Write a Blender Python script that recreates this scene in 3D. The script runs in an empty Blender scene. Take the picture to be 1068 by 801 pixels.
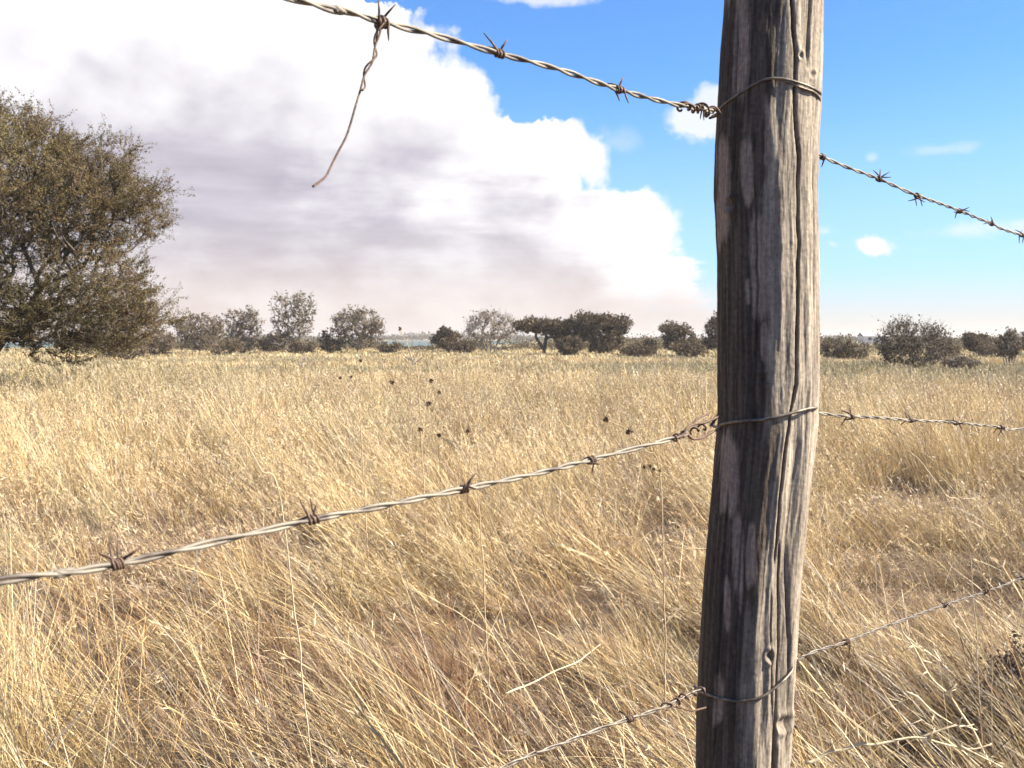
import bpy, math, random
import numpy as np
from mathutils import Vector, Matrix
rng = np.random.default_rng(11)
random.seed(5)
C = bpy.context.scene.collection
R = math.radians

# ------------------------------------------------------------------ camera
F = 1026.0; CX = 534.0; CY = 400.5; EYE = 1.35; PITCH = math.atan(47.5 / F)
cp, sp = math.cos(PITCH), math.sin(PITCH)
cam_d = bpy.data.cameras.new('camera'); cam = bpy.data.objects.new('camera', cam_d); C.objects.link(cam)
cam.location = (0, 0, EYE); cam.rotation_euler = (math.pi / 2 - PITCH, 0, 0)
cam_d.sensor_width = 36; cam_d.lens = 36 * F / 1068; cam_d.clip_start = 0.05; cam_d.clip_end = 20000
cam_d.dof.use_dof = True; cam_d.dof.focus_distance = 1.9; cam_d.dof.aperture_fstop = 17
bpy.context.scene.camera = cam

def ray(px, py):
    dx = (px - CX) / F; dz = -(py - CY) / F
    return np.array([dx, cp + dz * sp, dz * cp - sp])
def P(px, py, Y):                      # the point of that sight line at distance Y ahead
    d = ray(px, py); return np.array([0, 0, EYE]) + d * (Y / d[1])
def azel(px, py):
    d = ray(px, py); return math.atan2(d[0], d[1]), math.asin(d[2] / np.linalg.norm(d))

# ------------------------------------------------------------------ noise
_tabs = np.random.default_rng(3).random((64, 64))
def vnoise(x, y, sc, off=0):
    x = np.asarray(x) / sc + 17.3 + off * 3.7; y = np.asarray(y) / sc + 5.1 + off * 9.1
    xi = np.floor(x).astype(int); yi = np.floor(y).astype(int); fx = x - xi; fy = y - yi
    fx = fx * fx * (3 - 2 * fx); fy = fy * fy * (3 - 2 * fy)
    g = lambda a, b: _tabs[a % 64, b % 64]
    return (g(xi, yi) * (1 - fx) + g(xi + 1, yi) * fx) * (1 - fy) + (g(xi, yi + 1) * (1 - fx) + g(xi + 1, yi + 1) * fx) * fy
def fbm(x, y, sc, oc=3, off=0):
    s = 0; a = 1; t = 0
    for i in range(oc):
        s = s + a * vnoise(x, y, sc / 2 ** i, off + i * 5); t += a; a *= .5
    return s / t

# ------------------------------------------------------------------ mesh helpers
def link(name, me, mats, parent=None):
    o = bpy.data.objects.new(name, me); C.objects.link(o)
    for m in (mats if isinstance(mats, (list, tuple)) else [mats]): me.materials.append(m)
    if parent is not None: o.parent = parent
    return o
def np_obj(name, V, Q, mats, parent=None, col=None, smooth=False, n=4, mi=None):
    me = bpy.data.meshes.new(name); V = np.asarray(V, dtype=np.float32); Q = np.asarray(Q, dtype=np.int32)
    me.vertices.add(len(V)); me.vertices.foreach_set('co', V.ravel())
    me.loops.add(Q.size); me.loops.foreach_set('vertex_index', Q.ravel())
    me.polygons.add(len(Q)); me.polygons.foreach_set('loop_start', np.arange(0, Q.size, n, dtype=np.int32))
    me.polygons.foreach_set('use_smooth', np.full(len(Q), smooth))
    if mi is not None: me.polygons.foreach_set('material_index', np.asarray(mi, dtype=np.int32))
    me.update(calc_edges=True)
    if col is not None:
        at = me.color_attributes.new('Col', 'FLOAT_COLOR', 'POINT')
        c4 = np.ones((len(V), 4), np.float32); c4[:, :3] = col; at.data.foreach_set('color', c4.ravel())
    return link(name, me, mats, parent)
def thing(name, label, cat, loc=(0, 0, 0), group=None):
    o = bpy.data.objects.new(name, None); C.objects.link(o); o.location = loc; o.empty_display_size = .1
    o['label'] = label; o['category'] = cat
    if group: o['group'] = group
    return o
def kind(o, k, label=None, cat=None):
    o['kind'] = k
    if label: o['label'] = label
    if cat: o['category'] = cat
    return o
def nrm(v): return v / np.maximum(np.linalg.norm(v, axis=-1, keepdims=True), 1e-9)

def spline(pts, step, closed=False):
    """Catmull-Rom through pts, resampled at an even step"""
    p = np.array(pts, float); p = np.vstack([2 * p[0] - p[1], p, 2 * p[-1] - p[-2]]); out = []
    for i in range(1, len(p) - 2):
        t = np.linspace(0, 1, 24, endpoint=False)[:, None]
        a, b, c, d = p[i - 1], p[i], p[i + 1], p[i + 2]
        out.append(.5 * ((2 * b) + (c - a) * t + (2 * a - 5 * b + 4 * c - d) * t ** 2 + (3 * b - a - 3 * c + d) * t ** 3))
    out = np.vstack(out + [p[-2][None]])
    s = np.r_[0, np.cumsum(np.linalg.norm(np.diff(out, axis=0), axis=1))]
    n = max(3, int(s[-1] / step) + 1); q = np.linspace(0, s[-1], n)
    return np.stack([np.interp(q, s, out[:, k]) for k in range(3)], 1), q
def frames(p):
    t = nrm(np.gradient(p, axis=0)); u = np.zeros_like(p)
    a = np.array([0, 0, 1.]) if abs(t[0][2]) < .9 else np.array([1., 0, 0])
    u[0] = nrm(np.cross(np.cross(t[0], a), t[0]))
    for i in range(1, len(p)):
        w = u[i - 1] - t[i] * np.dot(u[i - 1], t[i]); u[i] = w / max(np.linalg.norm(w), 1e-9)
    return t, u, np.cross(t, u)
def tube(p, r, sides=8, cap=True):
    p = np.asarray(p, float); n = len(p); t, u, v = frames(p); r = np.broadcast_to(r, (n,))
    a = np.linspace(0, 2 * np.pi, sides, endpoint=False)
    ring = p[:, None] + r[:, None, None] * (np.cos(a)[None, :, None] * u[:, None] + np.sin(a)[None, :, None] * v[:, None])
    V = ring.reshape(-1, 3); i = np.arange(n - 1)[:, None] * sides; j = np.arange(sides)[None]; k = (j + 1) % sides
    Q = np.stack([i + j, i + k, i + sides + k, i + sides + j], -1).reshape(-1, 4)
    if cap:
        V = np.vstack([V, p[0], p[-1]]); b = n * sides
        for s in range(0, sides, 2):
            Q = np.vstack([Q, [b, (s + 2) % sides, s + 1, s], [b + 1, (n - 1) * sides + s, (n - 1) * sides + s + 1, (n - 1) * sides + (s + 2) % sides]])
    return V, Q
def merge(parts):
    Vs, Qs, o = [], [], 0
    for V, Q in parts: Vs.append(V); Qs.append(np.asarray(Q) + o); o += len(V)
    return np.vstack(Vs), np.vstack(Qs)

# ------------------------------------------------------------------ materials
def mat(name):
    m = bpy.data.materials.new(name); m.use_nodes = True; nt = m.node_tree; b = nt.nodes['Principled BSDF']; return m, nt, b
def N(nt, t, **k):
    n = nt.nodes.new(t)
    for a, v in k.items():
        if a in n.inputs.keys(): n.inputs[a].default_value = v
        else: setattr(n, a, v)
    return n
def noise_col(name, c1, c2, scale, rough=.8, bump=0., dist=.01, detail=6, metal=0, stretch=None, lo=.35, hi=.65):
    m, nt, b = mat(name); L = nt.links.new
    tc = N(nt, 'ShaderNodeTexCoord'); mp = N(nt, 'ShaderNodeMapping')
    if stretch: mp.inputs['Scale'].default_value = stretch
    L(tc.outputs['Object'], mp.inputs['Vector'])
    n = N(nt, 'ShaderNodeTexNoise', Scale=scale, Detail=detail); L(mp.outputs[0], n.inputs['Vector'])
    r = N(nt, 'ShaderNodeValToRGB'); r.color_ramp.elements[0].position = lo; r.color_ramp.elements[1].position = hi
    r.color_ramp.elements[0].color = (*c1, 1); r.color_ramp.elements[1].color = (*c2, 1)
    L(n.outputs['Fac'], r.inputs[0]); L(r.outputs[0], b.inputs['Base Color'])
    b.inputs['Roughness'].default_value = rough; b.inputs['Metallic'].default_value = metal
    if bump:
        bp = N(nt, 'ShaderNodeBump', Strength=bump, Distance=dist); L(n.outputs['Fac'], bp.inputs['Height']); L(bp.outputs[0], b.inputs['Normal'])
    return m
def foliage(name, trans=.3, rough=.6, spec=.2):
    m, nt, b = mat(name); L = nt.links.new
    at = N(nt, 'ShaderNodeVertexColor', layer_name='Col'); b.inputs['Roughness'].default_value = rough
    b.inputs['Specular IOR Level'].default_value = spec
    tr = N(nt, 'ShaderNodeBsdfTranslucent'); mx = N(nt, 'ShaderNodeMixShader', Fac=trans)
    mx.inputs[0].default_value = trans
    L(at.outputs['Color'], b.inputs['Base Color']); L(at.outputs['Color'], tr.inputs['Color'])
    L(b.outputs[0], mx.inputs[1]); L(tr.outputs[0], mx.inputs[2]); L(mx.outputs[0], nt.nodes['Material Output'].inputs[0])
    return m
M_grass = foliage('dry_grass', .22, .45, .4)
M_leaf = foliage('acacia_leaf', .25, .6, .2)
M_twigmat = foliage('dry_twig', 0.0, .8, .1)
M_bark = noise_col('bark', (.075, .055, .04), (.17, .135, .105), 9, .9, .5, .02)
M_bark_grey = noise_col('grey_bark', (.16, .13, .11), (.28, .24, .21), 9, .9, .4, .02)
M_wire = noise_col('galvanised_wire', (.07, .052, .04), (.215, .185, .14), 34, .6, .4, .0006, metal=.1, lo=.36, hi=.56)
M_rust = noise_col('rusty_wire', (.055, .032, .024), (.16, .095, .06), 240, .7, .4, .0006, metal=.25)
M_tie = noise_col('tie_wire', (.07, .052, .04), (.21, .175, .135), 110, .5, .3, .0006, metal=.4)
M_pale_twig = noise_col('pale_twig', (.42, .33, .2), (.62, .5, .33), 60, .8, .3, .002)
M_brown_stem = noise_col('brown_stem', (.16, .10, .06), (.30, .21, .12), 60, .8, .3, .002)
M_weed = noise_col('weed_stem', (.34, .23, .13), (.52, .38, .22), 60, .8, .3, .002)
M_seed = noise_col('seed_head', (.085, .048, .026), (.20, .12, .065), 120, .9, .6, .003)
M_plaster = noise_col('pale_plaster', (.62, .52, .46), (.72, .64, .58), 1.2, .9)
M_roof = noise_col('tin_roof', (.45, .40, .38), (.58, .54, .52), 2, .5)
M_dark = noise_col('dark_opening', (.03, .03, .035), (.05, .05, .06), 2, .4)

# ------------------------------------------------------------------ light and sky
SUN_EL, SUN_AZ = R(38), R(98)          # azimuth clockwise from the view direction (+Y)
sd = Vector((math.sin(SUN_AZ) * math.cos(SUN_EL), math.cos(SUN_AZ) * math.cos(SUN_EL), math.sin(SUN_EL)))
sl = bpy.data.lights.new('sun', 'SUN'); so = bpy.data.objects.new('sun', sl); C.objects.link(so)
sl.energy = 5.0; sl.angle = R(.55); sl.color = (1, .92, .78); so.rotation_euler = sd.to_track_quat('Z', 'Y').to_euler(); so.location = (4, -1, 6)

world = bpy.data.worlds.new('World'); bpy.context.scene.world = world; world.use_nodes = True
wt = world.node_tree; WL = wt.links.new
class S:                                # tiny expression builder over math nodes
    def __init__(s, o): s.o = o
    @staticmethod
    def op(f, *a):
        n = wt.nodes.new('ShaderNodeMath'); n.operation = f
        for i, x in enumerate(a):
            if isinstance(x, S): WL(x.o, n.inputs[i])
            else: n.inputs[i].default_value = float(x)
        return S(n.outputs[0])
    def __add__(s, b): return S.op('ADD', s, b)
    __radd__ = __add__
    def __sub__(s, b): return S.op('SUBTRACT', s, b)
    def __rsub__(s, b): return S.op('SUBTRACT', b, s)
    def __mul__(s, b): return S.op('MULTIPLY', s, b)
    __rmul__ = __mul__
def ss(x, lo, hi):
    n = wt.nodes.new('ShaderNodeMapRange'); n.interpolation_type = 'SMOOTHSTEP'
    WL(x.o, n.inputs[0])
    for i, v in zip((1, 2), (lo, hi)): n.inputs[i].default_value = v
    return S(n.outputs[0])
def wnoise(vec, scale, detail=6, rough=.55, stretch=(1, 1, 1), off=(0, 0, 0)):
    mp = wt.nodes.new('ShaderNodeMapping'); mp.inputs['Scale'].default_value = stretch; mp.inputs['Location'].default_value = off
    WL(vec, mp.inputs[0]); n = wt.nodes.new('ShaderNodeTexNoise'); n.inputs['Scale'].default_value = scale
    n.inputs['Detail'].default_value = detail; n.inputs['Roughness'].default_value = rough; WL(mp.outputs[0], n.inputs[0]); return S(n.outputs[0])
def curve(x, pts, xlo, xhi, ylo, yhi, handle='AUTO'):
    t = S.op('DIVIDE', x - xlo, xhi - xlo); n = wt.nodes.new('ShaderNodeFloatCurve'); WL(t.o, n.inputs['Value']); c = n.mapping.curves[0]
    pts = sorted([((a - xlo) / (xhi - xlo), (b - ylo) / (yhi - ylo)) for a, b in pts])
    while len(c.points) < len(pts): c.points.new(.5, .5)
    for q, (a, b) in zip(c.points, pts): q.location = (a, b); q.handle_type = handle
    n.mapping.update(); return S(n.outputs[0]) * (yhi - ylo) + ylo
def mixc(f, a, b):
    n = wt.nodes.new('ShaderNodeMix'); n.data_type = 'RGBA'
    if isinstance(f, S): WL(f.o, n.inputs[0])
    else: n.inputs[0].default_value = f
    for i, x in ((6, a), (7, b)):
        if isinstance(x, tuple): n.inputs[i].default_value = (*x, 1)
        else: WL(x, n.inputs[i])
    return n.outputs[2]
tc = wt.nodes.new('ShaderNodeTexCoord'); D = tc.outputs['Generated']
sx = wt.nodes.new('ShaderNodeSeparateXYZ'); WL(D, sx.inputs[0]); dx, dy, dz = [S(o) for o in sx.outputs]
az0 = S.op('ARCTAN2', dx, dy); el0 = S.op('ARCSINE', dz)
n_big = wnoise(D, 7, 3, .5); n_mid = wnoise(D, 16, 5, .62, off=(3, 1, 2)); n_c = wnoise(D, 40, 3, .6, off=(7, 2, 5))
def billow(scale, off):
    mp = wt.nodes.new('ShaderNodeMapping'); mp.inputs['Location'].default_value = off; WL(D, mp.inputs[0])
    mp2 = wt.nodes.new('ShaderNodeVectorMath'); mp2.operation = 'SCALE'; nn = wt.nodes.new('ShaderNodeTexNoise'); nn.inputs['Scale'].default_value = 12; WL(D, nn.inputs[0])
    WL(nn.outputs['Color'], mp2.inputs[0]); mp2.inputs['Scale'].default_value = .09
    ad = wt.nodes.new('ShaderNodeVectorMath'); ad.operation = 'ADD'; WL(mp.outputs[0], ad.inputs[0]); WL(mp2.outputs[0], ad.inputs[1])
    v = wt.nodes.new('ShaderNodeTexVoronoi'); v.feature = 'F1'; v.inputs['Scale'].default_value = scale
    WL(ad.outputs[0], v.inputs['Vector']); return S(v.outputs['Distance'])
bl = billow(17, (.3, .7, .1))
az = az0 + (n_mid - .5) * .075 + (n_c - .5) * .03; el = el0 + (n_mid - .5) * .05 + (n_c - .5) * .02
edge_px = [(-60, -200), (120, -60), (300, -8), (400, 0), (452, 8), (498, 58), (512, 92), (545, 118), (600, 126), (634, 150), (648, 190), (690, 212), (712, 240), (735, 268), (748, 292), (760, 330), (765, 360)]
edge = []
for x, y in edge_px:
    a, e = azel(x, y); edge.append((e, a))
edge = [(e, a) for e, a in edge]
A = curve(el, edge, -.02, .56, -.9, .5, 'VECTOR')
streak2_ = wnoise(D, 1, 4, .6, stretch=(9, 9, 75), off=(2, 8, 9))
dist = A - az - (bl - .42) * .085
dist = dist + (streak2_ - .5) * .16 * (1 - ss(el0, .055, .13))
cum = ss(dist, -.004, .032)
softlow = ss(el0, .03, .012 + .05)      # the bank dissolves into dust near the horizon
cum_soft = ss(dist, -.05, .07)
cum = cum * softlow + cum_soft * (1 - softlow)
rear = ss(dy, -.1, .25)
cum = cum * rear
# light and shade inside the bank of cloud
y2e = lambda y: azel(534, y)[1]
streak = wnoise(D, 1, 5, .55, stretch=(7, 7, 42), off=(1, 4, 2)); streak2 = wnoise(D, 1, 6, .6, stretch=(14, 14, 60), off=(5, 4, 9))
lump = wnoise(D, 9, 6, .55, stretch=(1, 1, 1.6), off=(9, 4, 3))
base_t = curve(el0 + (n_big - .5) * .05, [(-.1, .32), (y2e(330), .36), (y2e(290), .34), (y2e(250), .36), (y2e(215), .45), (y2e(180), .42), (y2e(150), .56), (y2e(110), .70), (y2e(60), .88), (y2e(0), 1.0), (.56, .95)], -.1, .6, 0, 1.05)
rim = 1 - ss(dist, .02, .17)
leftdark = 1 - ss(az0 + (n_big - .5) * .2, azel(190, 200)[0], azel(420, 200)[0])
band = ss(el0, y2e(330), y2e(230)) * (1 - ss(el0, y2e(190), y2e(130)))
t = base_t + rim * .62 * ss(el0, y2e(332), y2e(292)) + (streak - .5) * .85 * band + (streak2 - .5) * .6 * band + (lump - .5) * 1.35 * (1 - rim * .3) - (bl - .4) * .35 * ss(el0, y2e(300), y2e(200)) - leftdark * band * .36
t = S.op('MAXIMUM', ss(t, -.15, 1.02), (streak - .35) * .9)
K = 10.0
def c(r_, g_, b_, k=.65): return (r_ * K * k, g_ * K * k, b_ * K * k)
cloud_lo = mixc(ss(el0, y2e(330), y2e(215)), c(.64, .55, .545), c(.52, .485, .575))
cloud_col = mixc(t, cloud_lo, c(1.08, 1.06, 1.08))
sky = wt.nodes.new('ShaderNodeTexSky'); sky.sky_type = 'NISHITA'; sky.sun_disc = False; sky.sun_elevation = SUN_EL; sky.sun_rotation = SUN_AZ
sky.altitude = 1200; sky.air_density = 1.0; sky.dust_density = .7; sky.ozone_density = 1.6
SKYTINT = (.72, 1.12, 1.55)
g = wt.nodes.new('ShaderNodeMix'); g.data_type = 'RGBA'; g.blend_type = 'MULTIPLY'; g.inputs[0].default_value = 1; WL(sky.outputs[0], g.inputs[6]); g.inputs[7].default_value = (*SKYTINT, 1)
base = g.outputs[2]
base = mixc((1 - ss(el0, .02, .27)) * .62, base, c(.58, .77, .97))
# pinkish dust low over the horizon
dust = 1 - ss(el0, -.005, .075)
base = mixc(dust * .9, base, c(.90, .79, .70))
def puff(px, py, rx, ry, amt, soft=.5, tilt=0):
    a0, e0 = azel(px, py); ca, sa = math.cos(tilt), math.sin(tilt); k = F
    u = (az0 - a0) * k; v = (el0 - e0) * k
    uu = u * ca + v * sa; vv = v * ca - u * sa
    q = S.op('SQRT', (uu * (1 / rx)) * (uu * (1 / rx)) + (vv * (1 / ry)) * (vv * (1 / ry)))
    q = q + (n_mid - .5) * 2.2 + (n_c - .5) * 1.6
    return (1 - ss(q, .9 - soft * .9, 1.15)) * amt
small = None
for a in [(728, 128, 34, 20, .85, .5, -.3), (745, 105, 22, 18, .8, .6, 0), (912, 256, 19, 11, 1.0, .35, -.35), (1005, 240, 42, 10, .5, .9, .05), (980, 156, 36, 7, .35, .9, 0), (909, 163, 7, 6, .35, .8, 0),
          (861, 241, 13, 6, .45, .8, 0), (868, 254, 10, 5, .5, .8, -.3), (1066, 236, 26, 9, .5, .8, 0), (560, -2, 60, 7, .7, .7, 0), (645, 150, 30, 16, .25, 1, 0), (30, -20, 150, 60, .5, 1, 0)]:
    p_ = puff(*a); small = p_ if small is None else S.op('MAXIMUM', small, p_)
colr = mixc(small, base, c(.98, .98, 1.0))
colr = mixc(cum, colr, cloud_col)
dust2 = 1 - ss(el0, .0, .085)
colr = mixc(dust2 * .45 * cum_soft, colr, c(.88, .72, .62))
bg = wt.nodes['Background']; WL(colr, bg.inputs[0]); bg.inputs[1].default_value = .052

sc = bpy.context.scene
sc.view_settings.view_transform = 'Standard'; sc.view_settings.look = 'None'; sc.view_settings.gamma = 1; sc.view_settings.use_curve_mapping = False
sc.view_settings.exposure = 1.65
sc.render.engine = 'CYCLES'; sc.cycles.max_bounces = 6; sc.cycles.diffuse_bounces = 2; sc.cycles.transmission_bounces = 2; sc.cycles.use_light_tree = False
world.cycles.sampling_method = 'MANUAL'; world.cycles.sample_map_resolution = 512

# ------------------------------------------------------------------ ground, lake
def polar_sheet(name, m, rr, na, z=0.0, a0=0, a1=2 * math.pi, height=None, parent=None):
    aa = np.linspace(a0, a1, na); X = rr[:, None] * np.sin(aa); Y = rr[:, None] * np.cos(aa); Z = np.full_like(X, z)
    if height is not None: Z = Z + height(X, Y)
    V = np.stack([X, Y, Z], -1).reshape(-1, 3); i = np.arange(len(rr) - 1)[:, None] * na; j = np.arange(na - 1)[None]
    Q = np.stack([i + j, i + j + 1, i + na + j + 1, i + na + j], -1).reshape(-1, 4)
    return np_obj(name, V, Q, m, smooth=True)
def ground_z(x, y):
    r = np.hypot(x, y); k = np.clip(1 - r / 120, 0, 1)
    return (fbm(x, y, 3.5, 3) - .5) * .16 * k
m, nt, b = mat('veld_ground'); L = nt.links.new
tcn = N(nt, 'ShaderNodeTexCoord'); n1 = N(nt, 'ShaderNodeTexNoise', Scale=14, Detail=8); n2 = N(nt, 'ShaderNodeTexNoise', Scale=.05, Detail=5)
for n_ in (n1, n2): L(tcn.outputs['Object'], n_.inputs['Vector'])
r1 = N(nt, 'ShaderNodeValToRGB'); e = r1.color_ramp.elements; e[0].position = .3; e[0].color = (.045, .028, .016, 1); e[1].position = .7; e[1].color = (.12, .075, .04, 1)
r2 = N(nt, 'ShaderNodeValToRGB'); e = r2.color_ramp.elements; e[0].position = .4; e[0].color = (.16, .15, .075, 1); e[1].position = .62; e[1].color = (.36, .27, .14, 1)
L(n1.outputs[0], r1.inputs[0]); L(n2.outputs[0], r2.inputs[0])
sp_ = N(nt, 'ShaderNodeVectorMath', operation='LENGTH'); L(tcn.outputs['Object'], sp_.inputs[0])
mr = N(nt, 'ShaderNodeMapRange'); mr.inputs[1].default_value = 25; mr.inputs[2].default_value = 90; L(sp_.outputs['Value'], mr.inputs[0])
mx = N(nt, 'ShaderNodeMix', data_type='RGBA'); L(mr.outputs[0], mx.inputs[0]); L(r1.outputs[0], mx.inputs[6]); L(r2.outputs[0], mx.inputs[7])
L(mx.outputs[2], b.inputs['Base Color']); b.inputs['Roughness'].default_value = .95
bp = N(nt, 'ShaderNodeBump', Strength=.6, Distance=.03); L(n1.outputs[0], bp.inputs['Height']); L(bp.outputs[0], b.inputs['Normal'])
gr = polar_sheet('ground', m, np.r_[0.01, np.geomspace(.4, 6000, 120)], 181, height=ground_z); kind(gr, 'structure')
m, nt, b = mat('lake_water'); L = nt.links.new
b.inputs['Base Color'].default_value = (.075, .105, .10, 1); b.inputs['Roughness'].default_value = .8
n1 = N(nt, 'ShaderNodeTexNoise', Scale=.6, Detail=4); tcn = N(nt, 'ShaderNodeTexCoord'); L(tcn.outputs['Object'], n1.inputs['Vector']); bp = N(nt, 'ShaderNodeBump', Strength=.6, Distance=.3)
L(n1.outputs[0], bp.inputs['Height']); L(bp.outputs[0], b.inputs['Normal'])
aa = np.linspace(R(-33), R(1), 60)
w = len(aa); near = 150 + 40 * fbm(aa * 40, aa * 0, 3, 3) + np.where(aa > R(-5), (aa - R(-5)) * 900, 0); far = 560 + 60 * fbm(aa * 30, aa * 0 + 5, 3, 3)
V = np.vstack([np.stack([r_ * np.sin(aa), r_ * np.cos(aa), np.full(w, .004 + .02)], -1) for r_ in (near, far)])
i = np.arange(w - 1); lake = np_obj('lake', V, np.stack([i, i + 1, i + w + 1, i + w], -1), m); kind(lake, 'structure')

# ------------------------------------------------------------------ grass
PAL = np.array([(.67, .50, .25), (.58, .405, .165), (.72, .57, .32), (.36, .215, .08), (.17, .09, .038), (.50, .395, .195)])
def hfield(x, y):                        # how tall the sward stands here
    return .66 * (.34 + .58 * fbm(x, y, 2.6, 3, 2) + .70 * np.clip(fbm(x, y, .75, 2, 14) * 1.9 - .45, 0, 1)) * (1 - .45 * np.clip((fbm(x, y, .9, 2, 9) - .62) * 6, 0, 1))
RED_SPOTS = [P(385, 560, 3.5), P(440, 552, 3.6), P(545, 528, 4.2), P(300, 705, 2.35), P(225, 745, 2.2), P(500, 742, 2.2), P(655, 715, 2.3), P(120, 515, 4.6), P(935, 615, 2.9), P(1050, 500, 4.6), P(880, 560, 3.5), P(1040, 700, 2.4), P(190, 470, 6.0), P(620, 600, 3.0)]
def blades(name, base, L_, seg, width, lean0, lean1, az_w, col, tipcol, label, head=None):
    n = len(base); phi = az_w
    th = lean0[:, None] + (lean1[:, None]) * (np.linspace(0, 1, seg + 1)[None] ** 1.3)
    d = np.stack([np.sin(th) * np.cos(phi)[:, None], np.sin(th) * np.sin(phi)[:, None], np.cos(th)], -1)
    step = (L_ / seg)[:, None, None]
    p = np.concatenate([np.zeros((n, 1, 3)), np.cumsum(.5 * (d[:, 1:] + d[:, :-1]) * step, axis=1)], 1) + base[:, None]
    psi = rng.uniform(0, np.pi, n); side = np.stack([np.cos(psi), np.sin(psi), np.zeros(n)], -1)[:, None]
    side = nrm(side - d * np.sum(side * d, -1, keepdims=True))
    tt = np.linspace(0, 1, seg + 1); wp = width[:, None] * (np.clip(.75 + .5 * tt, 0, 1) * (1 - tt ** 3 * .85))[None]
    if head is not None:                # culms thicken into a seed head
        hw = np.interp(tt, [0, .7, .78, .9, 1], [.6, .5, 1.5, 1.9, .4]); wp = np.where(head[:, None], width[:, None] * hw[None], wp)
    V = np.stack([p - side * wp[..., None] * .5, p + side * wp[..., None] * .5], 2).reshape(-1, 3)
    k = np.arange(n)[:, None] * (2 * (seg + 1)); i = np.arange(seg)[None] * 2 + k
    Q = np.stack([i, i + 1, i + 3, i + 2], -1).reshape(-1, 4)
    cc = col[:, None] * (1 - tt[None, :, None]) + tipcol[:, None] * tt[None, :, None]
    return V, Q, np.repeat(cc.reshape(-1, 3), 2, 0)
def scatter(r0, r1, dens, clump, sig, half=R(41)):
    area = half * (r1 * r1 - r0 * r0); nc = int(area * dens / clump)
    r = np.sqrt(rng.uniform(r0 * r0, r1 * r1, nc)); a = rng.uniform(-half, half, nc); cx, cy = r * np.sin(a), r * np.cos(a)
    cnt = rng.poisson(clump, nc); cid = np.repeat(np.arange(nc), cnt)
    ox, oy = rng.normal(0, sig, (2, len(cid))); ph = rng.uniform(0, 2 * np.pi, nc)
    return cx[cid] + ox, cy[cid] + oy, ox, oy, cid, nc
parts = []
def zone(r0, r1, dens, clump, sig, seg, wmm, wpx, headfrac, low=None):
    x, y, ox, oy, cid, nc = scatter(r0, r1, dens, clump, sig)
    keep = rng.random(len(x)) < np.clip(1.15 - 1.6 * np.clip(fbm(x, y, 1.1, 2, 21) - .55, 0, 1), .3, 1) * (1 if low else np.interp(np.hypot(x, y), [2.0, 4.5], [.72, 1]))
    lake_gap = (np.hypot(x, y) > 140) & (np.degrees(np.arctan2(x, y)) < 0); keep &= ~lake_gap
    x, y, ox, oy, cid = x[keep], y[keep], ox[keep], oy[keep], cid[keep]; n = len(x)
    h = hfield(x, y); r = np.hypot(x, y); hole = np.zeros(n)
    for s in RED_SPOTS: hole = np.maximum(hole, np.exp(-(((x - s[0]) / (.13 * s[1])) ** 2 + ((y - s[1]) / (.15 * s[1])) ** 2) ** 1.5))
    h = h * (1 - .5 * hole)
    far_short = np.interp(r, [0, 10, 20, 32, 60, 150], [1, .95, .8, .5, .32, .3]); h = h * far_short
    if low: h = np.minimum(h * low, .26) * rng.uniform(.6, 1.2, n); h = np.maximum(h, .07)
    ch = rng.triangular(.38, 1.0, 1.35, nc)[cid]; lb_ = rng.normal(0, R(12), nc)[cid]; cphi = rng.normal(0, .34, nc)[cid]; cbr = rng.uniform(.72, 1.2, nc)[cid]
    Lb = h * ch * rng.triangular(.45, 1.0, 1.22, n)
    base = np.stack([x, y, ground_z(x, y) - .01], -1)
    wind = np.pi * 1.0 + (fbm(x, y, 1.8, 2, 31) - .5) * 1.1
    near_ = np.interp(r, [4, 13], [1, .0]); phi = wind + cphi + rng.normal(0, 1, n) * (.42 + .85 * (1 - near_)); ow = np.arctan2(oy, ox); phi = np.where(rng.random(n) < .13, ow, phi)
    l0 = np.abs(rng.normal(R(38), R(11), n) + lb_); l1 = rng.normal(R(24), R(16), n) * (.6 + .9 * fbm(x, y, 1.4, 2, 41))
    l0 = l0 * (.5 + .5 * near_); l1 = l1 * (.7 + .3 * near_)
    # a share of broken, lying blades and of upright culms
    lie = rng.random(n) < .10; l0 = np.where(lie, rng.uniform(R(35), R(80), n), l0); phi = np.where(lie, rng.uniform(0, 2 * np.pi, n), phi)
    head = rng.random(n) < headfrac; Lb = np.where(head, Lb * 1.08 + .02, Lb); l1 = np.where(head, l1 * .8, l1)
    ci = rng.integers(0, len(PAL), nc)[cid]; ci = np.where(rng.random(n) < .45, rng.integers(0, len(PAL), n), ci)
    col = PAL[ci] * rng.uniform(.72, 1.15, (n, 1)) * cbr[:, None]
    pz = fbm(x, y, 2.2, 3, 51)[:, None]; col = col * (.74 + .48 * pz)
    red = np.clip((fbm(x, y, .8, 3, 61) - .64) * 9, 0, 1)
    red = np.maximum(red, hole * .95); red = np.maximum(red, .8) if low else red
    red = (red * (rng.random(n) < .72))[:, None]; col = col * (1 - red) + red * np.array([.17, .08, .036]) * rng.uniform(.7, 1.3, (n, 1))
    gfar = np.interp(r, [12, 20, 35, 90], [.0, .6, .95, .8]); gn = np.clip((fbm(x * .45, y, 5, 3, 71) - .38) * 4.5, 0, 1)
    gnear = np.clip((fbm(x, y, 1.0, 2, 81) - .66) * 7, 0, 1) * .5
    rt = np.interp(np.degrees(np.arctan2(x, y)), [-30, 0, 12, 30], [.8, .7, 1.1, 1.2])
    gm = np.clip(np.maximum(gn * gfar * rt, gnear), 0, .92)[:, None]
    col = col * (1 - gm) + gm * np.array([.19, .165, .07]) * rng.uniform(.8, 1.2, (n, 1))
    Lb = Lb * (1 - red[:, 0] * .35)
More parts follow.
